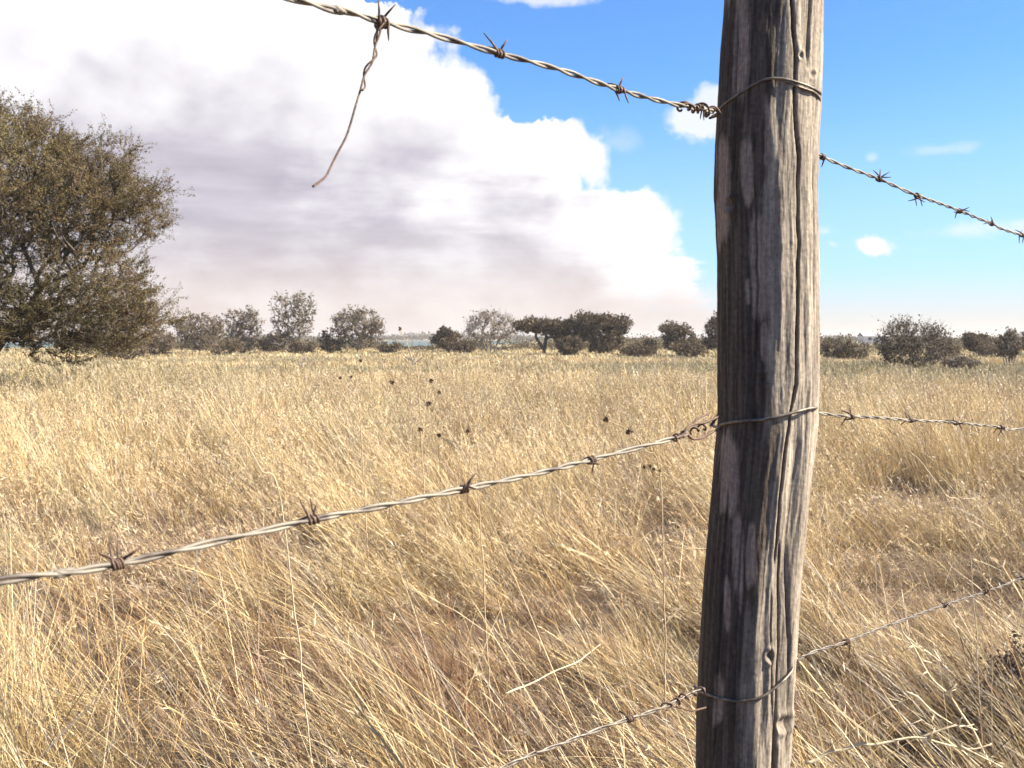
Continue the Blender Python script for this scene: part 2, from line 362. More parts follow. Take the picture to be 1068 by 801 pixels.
    grey = (rng.random(n) < .12)[:, None]; col = np.where(grey, col * .35 + np.array([.40, .36, .31]) * .55, col)
    tip = col * np.array([1.05, 1.05, 1.05]) + .01
    wd = np.maximum(wmm * rng.uniform(.6, 1.3, n) * 1e-3, wpx * r / F)
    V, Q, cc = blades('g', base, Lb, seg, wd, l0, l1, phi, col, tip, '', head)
    parts.append((V, Q, cc))
    hi = np.where(head & (r < 60))[0]
    if len(hi):                          # little spikelets along the top of every flowering culm
        G = V.reshape(n, seg + 1, 2, 3).mean(2); k = 7 if r1 < 12 else 4; ii = np.repeat(hi, k); q = len(ii)
        a, b_ = G[ii, -2], G[ii, -1]; t_ = rng.uniform(.0 if seg > 4 else .45, 1.0, (q, 1)); p0 = a + (b_ - a) * t_; dd = nrm(nrm(b_ - a) + rng.normal(0, .42, (q, 3)))
        ll = rng.uniform(.018, .045, (q, 1)); sd_ = nrm(np.cross(dd, rng.normal(size=(q, 3)))) * (np.maximum(.0016, .30 * r[ii] / F) * rng.uniform(.7, 1.2, q))[:, None]
        V2 = np.stack([p0, p0 + dd * ll * .55 + sd_, p0 + dd * ll, p0 + dd * ll * .55 - sd_], 1).reshape(-1, 3)
        c2 = np.repeat(np.clip(col[ii] * .6 + np.array([.66, .53, .37]) * .42, 0, .8), 4, 0); parts.append((V2, np.arange(q * 4).reshape(-1, 4), c2))
zone(1.2, 3.4, 2500, 100, .065, 7, 2.1, 0.0, .05)
zone(3.4, 5.0, 1750, 90, .060, 7, 2.1, 0.0, .06)
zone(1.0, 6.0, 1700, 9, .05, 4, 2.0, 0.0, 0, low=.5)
zone(5.0, 11, 1150, 95, .075, 4, 2.0, .28, .35)
zone(11, 26, 480, 60, .13, 3, 2.4, .33, .45)
zone(26, 60, 85, 22, .18, 3, 4, .65, .3)
zone(60, 170, 12, 16, .35, 2, 8, .8, .3)
o = 0; Vs, Qs, Cs = [], [], []
for V, Q, cc in parts: Vs.append(V); Qs.append(Q + o); Cs.append(cc); o += len(V)
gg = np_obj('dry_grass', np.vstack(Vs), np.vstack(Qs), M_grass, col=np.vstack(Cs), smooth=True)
kind(gg, 'stuff', 'tall dry straw coloured grass covering the whole field, blown to the left', 'grass')
del Vs, Qs, Cs, parts

# ------------------------------------------------------------------ trees
def grow(starts, att, step, rs, jitter=.12, up=.0):
    """starts: list of (pos, parent index); att: attractors. returns nodes, parents"""
    cap = len(att) * 14 + len(starts) + 50; Np = np.zeros((cap, 3)); par = np.full(cap, -1); plen = np.zeros(cap); n = 0
    for p, q in starts:
        Np[n] = p; par[n] = q; plen[n] = 0 if q < 0 else plen[q] + np.linalg.norm(np.array(p) - Np[q]); n += 1
    root = Np[n - 1]; order = np.argsort(np.min([np.linalg.norm(att - Np[k], axis=1) for k in range(n)], axis=0))
    for i in order:
        a = att[i]; d = np.linalg.norm(Np[:n] - a, axis=1); c_ = d + .22 * plen[:n] + np.where(Np[:n, 2] > a[2] + .1, .5 * (Np[:n, 2] - a[2]), 0)
        j = int(np.argmin(c_)); m_ = max(1, min(12, int(d[j] / step + .5))); p0 = Np[j].copy()
        bow = rs.normal(0, jitter * d[j], 3) + np.array([0, 0, .10 * d[j]])
        prev = j
        for k in range(1, m_ + 1):
            if n >= cap: break
            t_ = k / m_; Np[n] = p0 * (1 - t_) + a * t_ + bow * (4 * t_ * (1 - t_)) * .5; par[n] = prev; plen[n] = plen[prev] + np.linalg.norm(Np[n] - Np[prev]); prev = n; n += 1
    return Np[:n], par[:n]
def frustums(p0, p1, r0, r1, sides):
    d = nrm(p1 - p0); a = np.where(np.abs(d[:, 2:3]) > .9, np.array([[1., 0, 0]]), np.array([[0, 0, 1.]])); u = nrm(np.cross(d, a)); v = np.cross(d, u)
    an = np.linspace(0, 2 * np.pi, sides, endpoint=False); cs, sn = np.cos(an)[None, :, None], np.sin(an)[None, :, None]
    ra = p0[:, None] + r0[:, None, None] * (cs * u[:, None] + sn * v[:, None]); rb = p1[:, None] + r1[:, None, None] * (cs * u[:, None] + sn * v[:, None])
    V = np.concatenate([ra, rb], 1).reshape(-1, 3); k = np.arange(len(p0))[:, None] * 2 * sides; j = np.arange(sides)[None]; j2 = (j + 1) % sides
    return V, np.stack([k + j, k + j2, k + sides + j2, k + sides + j], -1).reshape(-1, 4)
def make_tree(name, label, cat, loc, lobes, natt, step, trunk, tw_n, tw_len, leaf_n, leaf, leafcols, rtip=.004, rtw=.0025, bark=None, group=None, seed=1, twigcol=None, upbias=.35, fork=None, surf=.5, lat=.32, sides=5, exp=.47):
    rs = np.random.default_rng(seed); T = thing(name, label, cat, loc, group)
    vol = np.array([a[3] * a[4] * a[5] for a in lobes]); pick = rs.choice(len(lobes), natt, p=vol / vol.sum()); lb = np.array(lobes)[pick]
    dirn = nrm(rs.normal(size=(natt, 3))); rad = np.where(rs.random(natt) < surf, rs.uniform(.78, 1.0, natt), rs.random(natt) ** (1 / 3))
    att = lb[:, :3] + dirn * rad[:, None] * lb[:, 3:6]; att = att[att[:, 2] > .15]
    starts = []
    for stem in trunk:
        prev = -1
        for q in stem: starts.append((q, prev)); prev = len(starts) - 1
    Np, par = grow(starts, att, step, rs)
    n = len(Np); w = np.zeros(n); ch = np.zeros(n, int)
    for i in range(n):
        if par[i] >= 0: ch[par[i]] += 1
    w[ch == 0] = 1
    for i in range(n - 1, -1, -1):
        if par[i] >= 0: w[par[i]] += w[i]
    # parents always precede children, so one backward sweep is enough
    rad = rtip * np.maximum(w, 1) ** exp
    e_ = np.where(par >= 0)[0]; r1 = rad[e_]; r0 = np.minimum(rad[par[e_]], r1 * 1.35)
    wood = [frustums(Np[par[e_]], Np[e_], r0, r1, sides)]
    # twigs
    thin = np.where((rad < rtip * 2.6) & (par >= 0))[0]; src = np.repeat(thin, rs.poisson(tw_n, len(thin))); k = len(src)
    pd = nrm(Np[src] - Np[par[src]]); cen = lb[:, :3].mean(0); out = nrm(Np[src] - cen)
    td = nrm(pd * .7 + rs.normal(0, .55, (k, 3)) + out * .35 + np.array([0, 0, upbias])); tl = tw_len * rs.uniform(.4, 1.25, k)
    p0 = Np[par[src]] + (Np[src] - Np[par[src]]) * rs.random((k, 1)); bend = rs.normal(0, .25, (k, 3)); pm = p0 + td * tl[:, None] * .5; p1 = pm + nrm(td + bend) * tl[:, None] * .5
    rw = np.full(k, rtw); wood.append(frustums(p0, pm, rw, rw * .75, 3)); wood.append(frustums(pm, p1, rw * .75, rw * .35, 3))
    V, Q = merge(wood); np_obj('trunk', V, Q, bark or M_bark, T, smooth=True)
    if leaf_n > 0:
        li = np.repeat(np.arange(k), rs.poisson(leaf_n, k)); q = len(li); tt = rs.random((q, 1)) ** .8
        c0 = np.where(tt < .5, p0[li] + (pm[li] - p0[li]) * tt * 2, pm[li] + (p1[li] - pm[li]) * (tt * 2 - 1)) + rs.normal(0, leaf * .6, (q, 3))
        a = nrm(rs.normal(size=(q, 3)) + np.array([0, 0, .3])); b_ = nrm(np.cross(a, rs.normal(size=(q, 3)))); s = leaf * rs.uniform(.5, 1.3, (q, 1))
        V = np.stack([c0 - a * s * .5, c0 + b_ * s * lat, c0 + a * s * .5, c0 - b_ * s * lat], 1).reshape(-1, 3); Q = np.arange(q * 4).reshape(-1, 4)
        lc = np.array(leafcols); ccl = fbm(Np[src][:, 0] * 1.0, Np[src][:, 2] * 1.0 + Np[src][:, 1], max(tw_len * 3, .3), 2, seed)
        idx = np.clip((ccl[li] * 1.6 - .3 + rs.normal(0, .16, q)) * len(lc), 0, len(lc) - 1).astype(int)
        np_obj('crown', V, Q, M_leaf, T, col=np.repeat(lc[idx] * rs.uniform(.75, 1.25, (q, 1)), 4, 0))
    return T

OLIVE = [(.07, .068, .03), (.095, .085, .04), (.11, .085, .048), (.13, .095, .06)]
OLIVE2 = [(.072, .058, .020), (.10, .076, .027), (.13, .088, .036), (.135, .084, .042), (.155, .122, .045)]
DARK = [(.066, .048, .028), (.088, .063, .036), (.12, .082, .046)]
BROWN = [(.105, .072, .040), (.13, .09, .052), (.10, .08, .038)]
# the big thorn tree at the left; its crown is measured in metres at its own distance
TY = 20.0; tx0 = P(-45, 353, TY)[0]
def L2(px, py, rx, ry, dyy=0, ryd=None):
    q = P(px, py, TY); m_ = TY / F; return (q[0] - tx0, dyy, q[2], rx * m_, (ryd or rx) * m_, ry * m_)
lobes = [L2(30, 205, 122, 62, -.6, 110), L2(-40, 170, 110, 66, .5), L2(75, 215, 78, 52, .9, 80), L2(100, 206, 62, 34, -.2, 60), L2(35, 300, 118, 62, .2, 120), L2(108, 322, 66, 30, -.5, 66), L2(60, 340, 90, 28, .9, 100),
         L2(-130, 200, 120, 80, 0, 130), L2(-150, 300, 130, 70, .4, 130), L2(-20, 330, 100, 40, -1.6, 70), L2(5, 120, 34, 16, 0, 30), L2(95, 150, 40, 12, .4, 40), L2(55, 135, 26, 10, -.4, 30), L2(140, 172, 32, 9, .2, 30), L2(158, 200, 26, 8, -.3, 30), L2(150, 226, 26, 6, .3, 30), L2(118, 288, 34, 8, .2, 30), L2(165, 308, 32, 7, -.3, 30), L2(158, 332, 38, 7, .2, 30), L2(110, 362, 40, 8, -.6, 40), L2(60, 375, 40, 8, .3, 40)]
trunk = [[(0, 0, -.1), (.1, 0, .5), (.05, .1, 1.1), (-.4, 0, 1.7), (-.8, .1, 2.4)], [(.12, 0, .5), (.6, .1, 1.0), (1.0, .2, 1.6)], [(0, .05, .3), (.2, .7, 1.0), (.1, 1.2, 1.8)]]
make_tree('thorn_tree', 'large dense thorn tree with olive brown crown filling the left edge', 'tree', (tx0, TY, 0), lobes, 5600, .22, trunk, 3.6, .44, 32, .034, OLIVE2, rtip=.006, rtw=.0042, seed=4, surf=.45)

def bg_tree(px0, px1, ytop, ybase, Y, name, label, kind_, seed, group='trees and bushes along the far side of the field'):
    """x range and top in picture pixels measured at the tree's own distance"""
    cxp = (px0 + px1) / 2; loc = P(cxp, 353, Y); loc = (loc[0], Y, 0); m_ = Y / F
    W = (px1 - px0) * m_ / 2; H = P(cxp, ytop, Y)[2]; rs = np.random.default_rng(seed)
    kw = dict(group=group, seed=seed, sides=4)
    s = W
    if kind_ == 'umbrella':
        lob = [(0, 0, H * .80, W * .95, W * .9, H * .17), (W * .3, 0, H * .74, W * .62, W * .6, H * .16), (-W * .35, .2, H * .84, W * .55, W * .5, H * .14), (W * .62, 0, H * .55, W * .3, W * .4, H * .22)]
        tr = [[(0, 0, -.1), (.1, 0, H * .25), (.2, 0, H * .45)], [(.05, 0, H * .12), (-W * .25, 0, H * .5)]]
        return make_tree(name, label, 'tree', loc, lob, 420, W * .14, tr, 2.2, W * .13, 9, m_ * 2.6, DARK, rtip=m_ * .28, rtw=m_ * .14, exp=.42, lat=.4, **kw)
    if kind_ == 'flat':
        lob = [(0, 0, H * .78, W * .9, W * .9, H * .15), (-W * .2, 0, H * .86, W * .55, W * .5, H * .12), (W * .35, .3, H * .66, W * .6, W * .6, H * .15), (-W * .45, 0, H * .55, W * .45, W * .5, H * .16), (W * .1, 0, H * .45, W * .6, W * .6, H * .2), (W * .2, -.3, H * .2, W * .5, W * .4, H * .16)]
        tr = [[(0, 0, -.1), (.1, 0, H * .2), (.2, 0, H * .4)], [(.05, 0, H * .1), (-W * .3, 0, H * .42)], [(.05, 0, H * .1), (W * .35, 0, H * .42)]]
        return make_tree(name, label, 'tree', loc, lob, 520, W * .13, tr, 2.2, W * .13, 9, m_ * 2.4, DARK, rtip=m_ * .26, rtw=m_ * .14, exp=.42, lat=.4, **kw)
    if kind_ == 'dense':
        lob = [(0, 0, H * .5, W * .55, W * .6, H * .34)]
        for q in range(9):
            a = rs.uniform(0, 6.28); u_ = rs.uniform(.35, .72); lob.append((math.cos(a) * W * u_, math.sin(a) * W * .5, H * rs.uniform(.22, .84), W * rs.uniform(.2, .38), W * .4, H * rs.uniform(.09, .17)))
        tr = [[(0, 0, -.1), (.05, 0, H * .2), (.1, 0, H * .35)], [(.1, 0, 0), (-W * .4, 0, H * .35)], [(-.1, 0, 0), (W * .4, 0, H * .3)]]
        return make_tree(name, label, 'tree', loc, lob, 420, W * .14, tr, 2.4, W * .22, 5.5, m_ * 2.2, DARK, rtip=m_ * .25, rtw=m_ * .14, exp=.42, lat=.4, **kw)
    if kind_ == 'round':
        lob = [(0, 0, H * .66, W * .9, W * .85, H * .33), (-W * .4, 0, H * .5, W * .5, W * .5, H * .22), (W * .45, 0, H * .5, W * .5, W * .5, H * .22), (rs.uniform(-.5, .5) * W, -.3, H * .24, W * .5, W * .4, H * .17), (rs.uniform(-.7, .7) * W, 0, H * .8, W * .3, W * .3, H * .16)]
        tr = [[(0, 0, -.1), (.05, 0, H * .15), (.0, 0, H * .3)], [(0, 0, H * .1), (-W * .35, 0, H * .4)], [(0, 0, H * .12), (W * .3, 0, H * .4)]]
        return make_tree(name, label, 'tree', loc, lob, 420, W * .14, tr, 2.4, W * .18, 3.6, m_ * 2.0, BROWN, rtip=m_ * .24, rtw=m_ * .16, bark=M_bark_grey, exp=.42, lat=.4, **kw)
    if kind_ == 'airy':
        lob = [(-W * .3, 0, H * .75, W * .55, W * .5, H * .2), (W * .4, 0, H * .7, W * .5, W * .5, H * .25), (0, 0, H * .45, W * .8, W * .6, H * .25), (W * .1, 0, H * .88, W * .5, W * .4, H * .11), (rs.uniform(-.6, .6) * W, -.3, H * .2, W * .6, W * .4, H * .15)]
        tr = [[(0, 0, -.1), (-W * .1, 0, H * .25), (-W * .2, 0, H * .45)], [(.1, 0, 0), (W * .3, 0, H * .3), (W * .4, 0, H * .5)]]
        return make_tree(name, label, 'tree', loc, lob, 330, W * .15, tr, 2.6, W * .24, 2.6, m_ * 2.0, BROWN + [(.15, .12, .07)], rtip=m_ * .3, rtw=m_ * .17, bark=M_bark_grey, exp=.42, lat=.4, **kw)
    if kind_ == 'bare':
        lob = [(0, 0, H * .6, W * .9, W * .8, H * .38), (0, 0, H * .8, W * .5, W * .5, H * .2)]
        tr = [[(a * .1 * W, 0, -.1), (a * .25 * W, 0, H * .25)] for a in (-2, -1, 0, 1, 2)]
        return make_tree(name, label, 'tree', loc, lob, 420, W * .12, tr, 3.0, W * .2, .9, m_ * 2.0, BROWN, rtip=m_ * .25, rtw=m_ * .17, bark=M_bark_grey, exp=.36, lat=.4, **kw)
    if kind_ == 'thicket':
        lob = [(0, 0, H * .42, W * .72, W * .7, H * .4), (-W * .35, 0, H * .45, W * .4, W * .5, H * .36), (W * .4, 0, H * .4, W * .42, W * .5, H * .32)]
        tr = [[(a * .12 * W, 0, -.1), (a * .3 * W, 0, H * .2)] for a in (-2, -1, 0, 1, 2)]
        return make_tree(name, label, 'bush', loc, lob, 480, W * .12, tr, 2.6, W * .34, 3.6, m_ * 2.0, [(.05, .045, .028), (.075, .06, .035), (.09, .075, .04)], rtip=m_ * .2, rtw=m_ * .14, exp=.36, lat=.4, upbias=.8, **kw)
    if kind_ == 'shrub':
        lob = [(0, 0, H * .3, W * .7, W * .6, H * .28)] + [(W * rs.uniform(-.75, .75), 0, H * rs.uniform(.2, .68), W * rs.uniform(.2, .4), W * .4, H * rs.uniform(.12, .28)) for _ in range(6)]
        tr = [[(a * .1 * W, 0, -.1), (a * .3 * W, 0, H * .2)] for a in (-1, 0, 1)]
        return make_tree(name, label, 'bush', loc, lob, 170, W * .16, tr, 2.6, W * .26, 3.4, m_ * 2.0, BROWN, rtip=m_ * .25, rtw=m_ * .16, exp=.36, lat=.4, **kw)
BT = [
 (95, 140, 332, 368, 70, 'brown_bush', 'brown bush showing just under the lower branches of the large thorn tree', 'shrub'),
 (140, 182, 338, 368, 75, 'brown_bush', 'brown bush at the right foot of the large thorn tree', 'shrub'),
 (180, 236, 327, 365, 85, 'brown_bush', 'wide brown bush between the large thorn tree and the pale many stemmed tree', 'round'),
 (230, 276, 321, 366, 90, 'many_stemmed_tree', 'pale many stemmed small tree left of the tall airy tree', 'airy'),
 (262, 300, 342, 366, 95, 'low_bush', 'low brown bush between the pale many stemmed tree and the tall airy tree', 'shrub'),
 (278, 333, 304, 367, 88, 'airy_tree', 'tall airy tree with open crown, tallest of the far tree line', 'airy'),
 (328, 362, 345, 366, 92, 'low_bush', 'low dark bush just left of the round crowned tree', 'shrub'),
 (343, 402, 321, 366, 92, 'round_tree', 'round crowned grey brown tree beside the strip of lake', 'round'),
 (452, 482, 341, 366, 95, 'dark_bush', 'small dark bush in front of the bare grey tree', 'dense'),
 (480, 543, 324, 367, 98, 'bare_tree', 'bare grey twiggy tree left of the flat topped acacia', 'bare'),
 (534, 600, 333, 371, 84, 'flat_topped_acacia', 'dark flat topped acacia with spreading umbrella crown', 'umbrella'),
 (586, 664, 327, 371, 82, 'dark_acacia', 'broad dark acacia touching the flat topped acacia on its right', 'flat'),
 (655, 690, 352, 371, 78, 'thin_shrub', 'thin low shrub between the broad dark acacia and the next dark tree', 'shrub'),
 (682, 736, 336, 373, 76, 'dark_tree', 'rounded dark tree left of the tree behind the fence post', 'dense'),
 (722, 790, 318, 373, 72, 'dark_tree', 'taller dark tree half hidden behind the wooden fence post', 'dense'),
 (848, 892, 342, 376, 66, 'brown_bush', 'reddish brown bush just right of the wooden fence post', 'shrub'),
 (884, 906, 356, 378, 60, 'low_bush', 'low dark bush between the reddish bush and the large dark thicket', 'shrub'),
 (906, 1000, 328, 384, 42, 'thicket', 'large dark tangled thicket with bare twigs on top, right of the post', 'thicket'),
 (1003, 1042, 346, 372, 75, 'dark_bush', 'small rounded dark bush right of the large thicket', 'dense'),
 (1040, 1066, 343, 386, 46, 'bare_shrub', 'thin bare shrub at the right edge of the field', 'bare'),
 (1060, 1110, 345, 374, 80, 'dark_bush', 'dark bush cut by the right edge behind the thin bare shrub', 'dense'),
 (296, 332, 350, 367, 86, 'low_bush', 'low brown scrub at the foot of the tall airy tree', 'shrub'),
 (205, 262, 346, 367, 80, 'low_bush', 'low scrub in front of the wide brown bush and the many stemmed tree', 'shrub'),
 (100, 165, 342, 371, 62, 'low_bush', 'olive scrub in front of the brown bushes beside the large thorn tree', 'shrub'),
 (392, 420, 356, 367, 90, 'low_bush', 'very low scrub right of the round crowned tree', 'shrub'),
 (468, 500, 352, 370, 88, 'low_bush', 'low scrub at the foot of the bare grey tree', 'shrub'),
 (574, 612, 350, 372, 80, 'low_bush', 'low dark scrub filling the gap between the flat topped and the broad dark acacia', 'dense'),
 (640, 684, 358, 373, 72, 'low_bush', 'flat scrub at the right foot of the broad dark acacia', 'shrub'),
 (700, 744, 354, 376, 70, 'low_bush', 'low scrub beneath the two dark trees left of the post', 'shrub'),
 (864, 912, 350, 379, 58, 'low_bush', 'rusty brown scrub between the post and the large dark thicket', 'shrub'),
 (962, 1008, 352, 380, 55, 'low_bush', 'brown scrub behind the right end of the large dark thicket', 'shrub'),
 (1016, 1068, 354, 376, 70, 'low_bush', 'long low scrub behind the thin bare shrub at the right', 'shrub'),
 (982, 1022, 372, 388, 40, 'fallen_branches', 'low heap of bare fallen branches at the right foot of the large thicket', 'bare'),
]
for i, (a, b_, yt, yb, Y, nm, lab, kd) in enumerate(BT): bg_tree(a, b_, yt, yb, Y, nm, lab, kd, 20 + i)

# far wood beyond the lake and the plain
rs = np.random.default_rng(77); n = 1500
az_ = np.r_[rs.uniform(R(-38), R(38), n)]; rr_ = np.where(az_ < R(1), rs.uniform(610, 780, n), rs.uniform(260, 620, n)); hh = rs.uniform(2.0, 4.6, n) * np.where(az_ < R(1), 1.2, .75)
hh *= .35 + 1.1 * fbm(np.degrees(az_), az_ * 0, 3.0, 3, 4); q = 36
cen = np.stack([rr_ * np.sin(az_), rr_ * np.cos(az_), hh * .5], -1); ii = np.repeat(np.arange(n), q)
pp = cen[ii] + rs.normal(0, 1, (n * q, 3)) * np.stack([hh[ii] * .6, hh[ii] * .6, hh[ii] * .22], -1); pp[:, 2] = np.abs(pp[:, 2])
a = nrm(rs.normal(size=(n * q, 3))); b2 = nrm(np.cross(a, rs.normal(size=(n * q, 3)))); s = (rr_[ii] / F * 1.6 * rs.uniform(.5, 1.2, n * q))[:, None]
V = np.stack([pp - a * s * .5, pp + b2 * s * .5, pp + a * s * .5, pp - b2 * s * .5], 1).reshape(-1, 3)
wd_ = np_obj('distant_wood', V, np.arange(len(V)).reshape(-1, 4), M_leaf, col=np.repeat(np.array([(.10, .085, .055)]) * rs.uniform(.7, 1.3, (n * q, 1)), 4, 0))
kind(wd_, 'stuff', 'low dark band of far off bush along the horizon', 'woodland')

# continuous low scrub behind the single trees
rs = np.random.default_rng(78); n = 900
pxs_ = rs.uniform(60, 1180, n); hg = .3 + 1.25 * fbm(pxs_, pxs_ * 0, 26, 3, 6); gap = (np.abs(pxs_ - 424) < 30) | (np.abs(pxs_ - 248) < 8) | (np.abs(pxs_ - 520) < 10)
hh = np.where(gap, .3, 1.5 * hg * rs.uniform(.5, 1.15, n)); yy = rs.uniform(104, 138, n); cen = np.stack([P(0, 353, 1)[0] * 0 + (pxs_ - CX) / F * yy, yy, hh * .5], -1); q = 60
ii = np.repeat(np.arange(n), q); pp = cen[ii] + rs.normal(0, 1, (n * q, 3)) * np.stack([hh[ii] * .5, hh[ii] * .5, hh[ii] * .27], -1); pp[:, 2] = np.abs(pp[:, 2])
a = nrm(rs.normal(size=(n * q, 3))); b2 = nrm(np.cross(a, rs.normal(size=(n * q, 3)))); s_q = (yy[ii] / F * 1.9 * rs.uniform(.5, 1.3, n * q))[:, None]
V = np.stack([pp - a * s_q * .5, pp + b2 * s_q * .4, pp + a * s_q * .5, pp - b2 * s_q * .4], 1).reshape(-1, 3); bc_ = np.array(BROWN + [(.085, .075, .032)])[rs.integers(0, 4, n)][ii] * rs.uniform(.75, 1.25, (n * q, 1))
kind(np_obj('scrub', V, np.arange(len(V)).reshape(-1, 4), M_leaf, col=np.repeat(bc_, 4, 0)), 'stuff', 'low brown scrub running behind the separate trees along the far side of the field', 'scrub')

# farmhouse far off right of the post
def box(x0, x1, y0, y1, z0, z1):
    V = np.array([(x, y, z) for z in (z0, z1) for y in (y0, y1) for x in (x0, x1)]); Q = np.array([(0, 2, 3, 1), (4, 5, 7, 6), (0, 1, 5, 4), (2, 6, 7, 3), (0, 4, 6, 2), (1, 3, 7, 5)]); return V, Q
hp = P(914, 353, 230); H = thing('farmhouse', 'tiny pale farmhouse on the horizon left of the large dark thicket', 'house', (hp[0], 230, 0))
np_obj('wall', *box(-2.9, 2.9, 0, 4, 0, 1.9), M_plaster, H)
V = np.array([(-3.1, -.3, 1.9), (3.1, -.3, 1.9), (3.1, 4.3, 1.9), (-3.1, 4.3, 1.9), (-3.1, 2, 2.7), (3.1, 2, 2.7)]); np_obj('roof', V, [(0, 1, 5, 4), (2, 3, 4, 5), (0, 4, 3, 3), (1, 2, 5, 5)][:2], M_roof, H)
for wx in (-1.9, 1.2): np_obj('window', *box(wx, wx + .8, -.03, .05, .9, 1.6), M_dark, H)
np_obj('door', *box(-.4, .4, -.03, .05, 0, 1.6), M_dark, H)

# ------------------------------------------------------------------ the post
OUT = [(-120, 760, 862), (0, 756, 857), (50, 752, 856), (100, 749, 855), (150, 746, 852), (200, 745, 851), (270, 747.5, 852.5), (340, 747.5, 853), (400, 747.5, 853), (440, 748, 852), (480, 744, 848), (540, 738.5, 841), (590, 734, 836), (640, 731, 832), (690, 727.5, 828.5), (750, 725, 825), (801, 724, 823), (1000, 716, 820), (1800, 690, 812)]
PY = 1.36
oy, ol, orr = [np.array(v, float) for v in zip(*OUT)]
zc = np.array([P(790, y, PY)[2] for y in oy]); xc = np.array([P((l + r_) / 2, y, PY)[0] for y, l, r_ in OUT]); rc = (orr - ol) / 2 / F * PY * .968
order = np.argsort(zc); zc, xc, rc = zc[order], xc[order], rc[order]
def post_c(z): return np.interp(z, zc, xc), np.interp(z, zc, rc)
NZ, NA = 1250, 300
z = np.linspace(-.05, 1.93, NZ); th = np.linspace(0, 2 * np.pi, NA, endpoint=False)
X0, R0 = post_c(z)
va = math.atan2(.35, PY)                      # direction from camera to post
# phi = 0 faces the camera, positive to the right
PH = th[None] - np.pi; ZZ = z[:, None] + 0 * PH; Rr = R0[:, None] + 0 * PH
pyy = CY - F * np.tan(np.arctan2(z - EYE, PY - .05) + PITCH); PYY = pyy[:, None] + 0 * PH
cpx = np.interp(pyy, oy, (ol + orr) / 2)[:, None]; hpx = np.interp(pyy, oy, (orr - ol) / 2)[:, None]
PXX = cpx + hpx * np.sin(PH); front = np.cos(PH) > -.1
def feat(pts, w, taper=True):                 # distance profile to a line drawn along the post
    pts = np.array(pts, float); xx = np.interp(PYY, pts[:, 1], pts[:, 0]); wob = (vnoise(PYY, PYY * 0 + pts[0, 0], 22, 3) - .5) * 1.5
    ins = np.clip((PYY - pts[0, 1]) / 25, 0, 1) * np.clip((pts[-1, 1] - PYY) / 25, 0, 1)
    return np.exp(-((PXX - xx - wob) / w) ** 2) * ins * front
disp = (fbm(PH * 1.0 * .07 * 20, ZZ, .9, 3, 1) - .5) * .006
fib = (vnoise(PH * .066, ZZ, .0001, 1) * 0)
U = (PH + np.pi) * .066                       # arc length
def seamless(f):                              # blend the noise across the back seam
    k = np.clip((PH - 2.6) / .54, 0, 1); return f(U) * (1 - k) + f(U - 2 * np.pi * .066) * k
fine = seamless(lambda u: fbm(u * 26, ZZ, .09, 4, 7)); fine2 = seamless(lambda u: fbm(u * 9, ZZ, .12, 4, 15)); big = seamless(lambda u: fbm(u * 4, ZZ, .2, 3, 23)); tiny = seamless(lambda u: fbm(u * 12, ZZ, .02, 3, 29))
disp = disp + (fine - .5) * .0018 + (fine2 - .5) * .0032 + (tiny - .5) * .0012
cracks = [([(824, -60), (824, 0), (829, 60), (829, 120), (832, 160), (832, 270), (831, 330), (829, 400), (824, 440), (818, 470), (812, 520), (807, 590)], 1.3, .010),
          ([(843, -60), (843, 0), (841, 75)], 1.1, .005), ([(846, 150), (847, 330)], 1.0, .003), ([(838, 300), (841, 430), (834, 520), (824, 600)], 1.4, .002),
          ([(813, 560), (815, 640), (812, 700), (808, 801), (804, 900)], 1.4, .008), ([(804, 600), (803, 680), (806, 760), (806, 850)], .9, .004),
          ([(772, 0), (768, 120), (766, 200)], 1.2, .003), ([(786, 120), (790, 300), (785, 470)], 1.2, .003), ([(760, 500), (752, 640), (745, 801)], 1.1, .003), ([(775, 520), (768, 660), (765, 820)], 1.1, .003), ([(822, 560), (823, 700), (819, 801)], 1.1, .004)]
crk = 0
for pts, w_, dp in cracks:
    f_ = feat(pts, w_); disp = disp - f_ * dp; crk = np.maximum(crk, np.clip(f_ * dp / .004, 0, 1))
disp = disp - feat([(834, 400), (830, 450), (826, 520), (818, 600), (817, 700), (812, 780)], 6.5) * .0055       # open hollow between two ridges
disp = disp + feat([(838, 440), (836, 520), (829, 620), (824, 720), (821, 820)], 4.5) * .0025
disp = disp + feat([(803, -80), (800, 40), (804, 130), (812, 200), (815, 280), (808, 380), (800, 460), (790, 560), (787, 700), (788, 850)], 6) * .0030   # ridge down the middle
disp = disp + feat([(812, 470), (806, 560), (802, 640), (800, 720), (802, 801)], 3.5) * .0025
def knot(px, py, r_, dp):
    d2 = ((PXX - px) / r_) ** 2 + ((PYY - py) / (r_ * 1.5)) ** 2; return (np.exp(-d2) * -dp + np.exp(-((np.sqrt(d2) - 1.7) / .6) ** 2) * dp * .5) * front
for kx, ky, kr, kd in ((802, 681, 3, .006), (763, 213, 3.5, .006), (818, 757, 4, .005), (834, 60, 2, .003), (795, 395, 3, .003), (846, 78, 2, .002)): disp = disp + knot(kx, ky, kr, kd)
RR = Rr + disp
ang = PH - va * 1.0                           # turn so that phi=0 looks at the camera
dirx = np.sin(PH) * math.cos(va) - np.cos(PH) * math.sin(va); diry = -np.cos(PH) * math.cos(va) - np.sin(PH) * math.sin(va)
V = np.stack([X0[:, None] + RR * dirx, PY + RR * diry, ZZ], -1).reshape(-1, 3)
i = np.arange(NZ - 1)[:, None] * NA; j = np.arange(NA)[None]; k2 = (j + 1) % NA
Q = np.stack([i + j, i + k2, i + NA + k2, i + NA + j], -1).reshape(-1, 4)
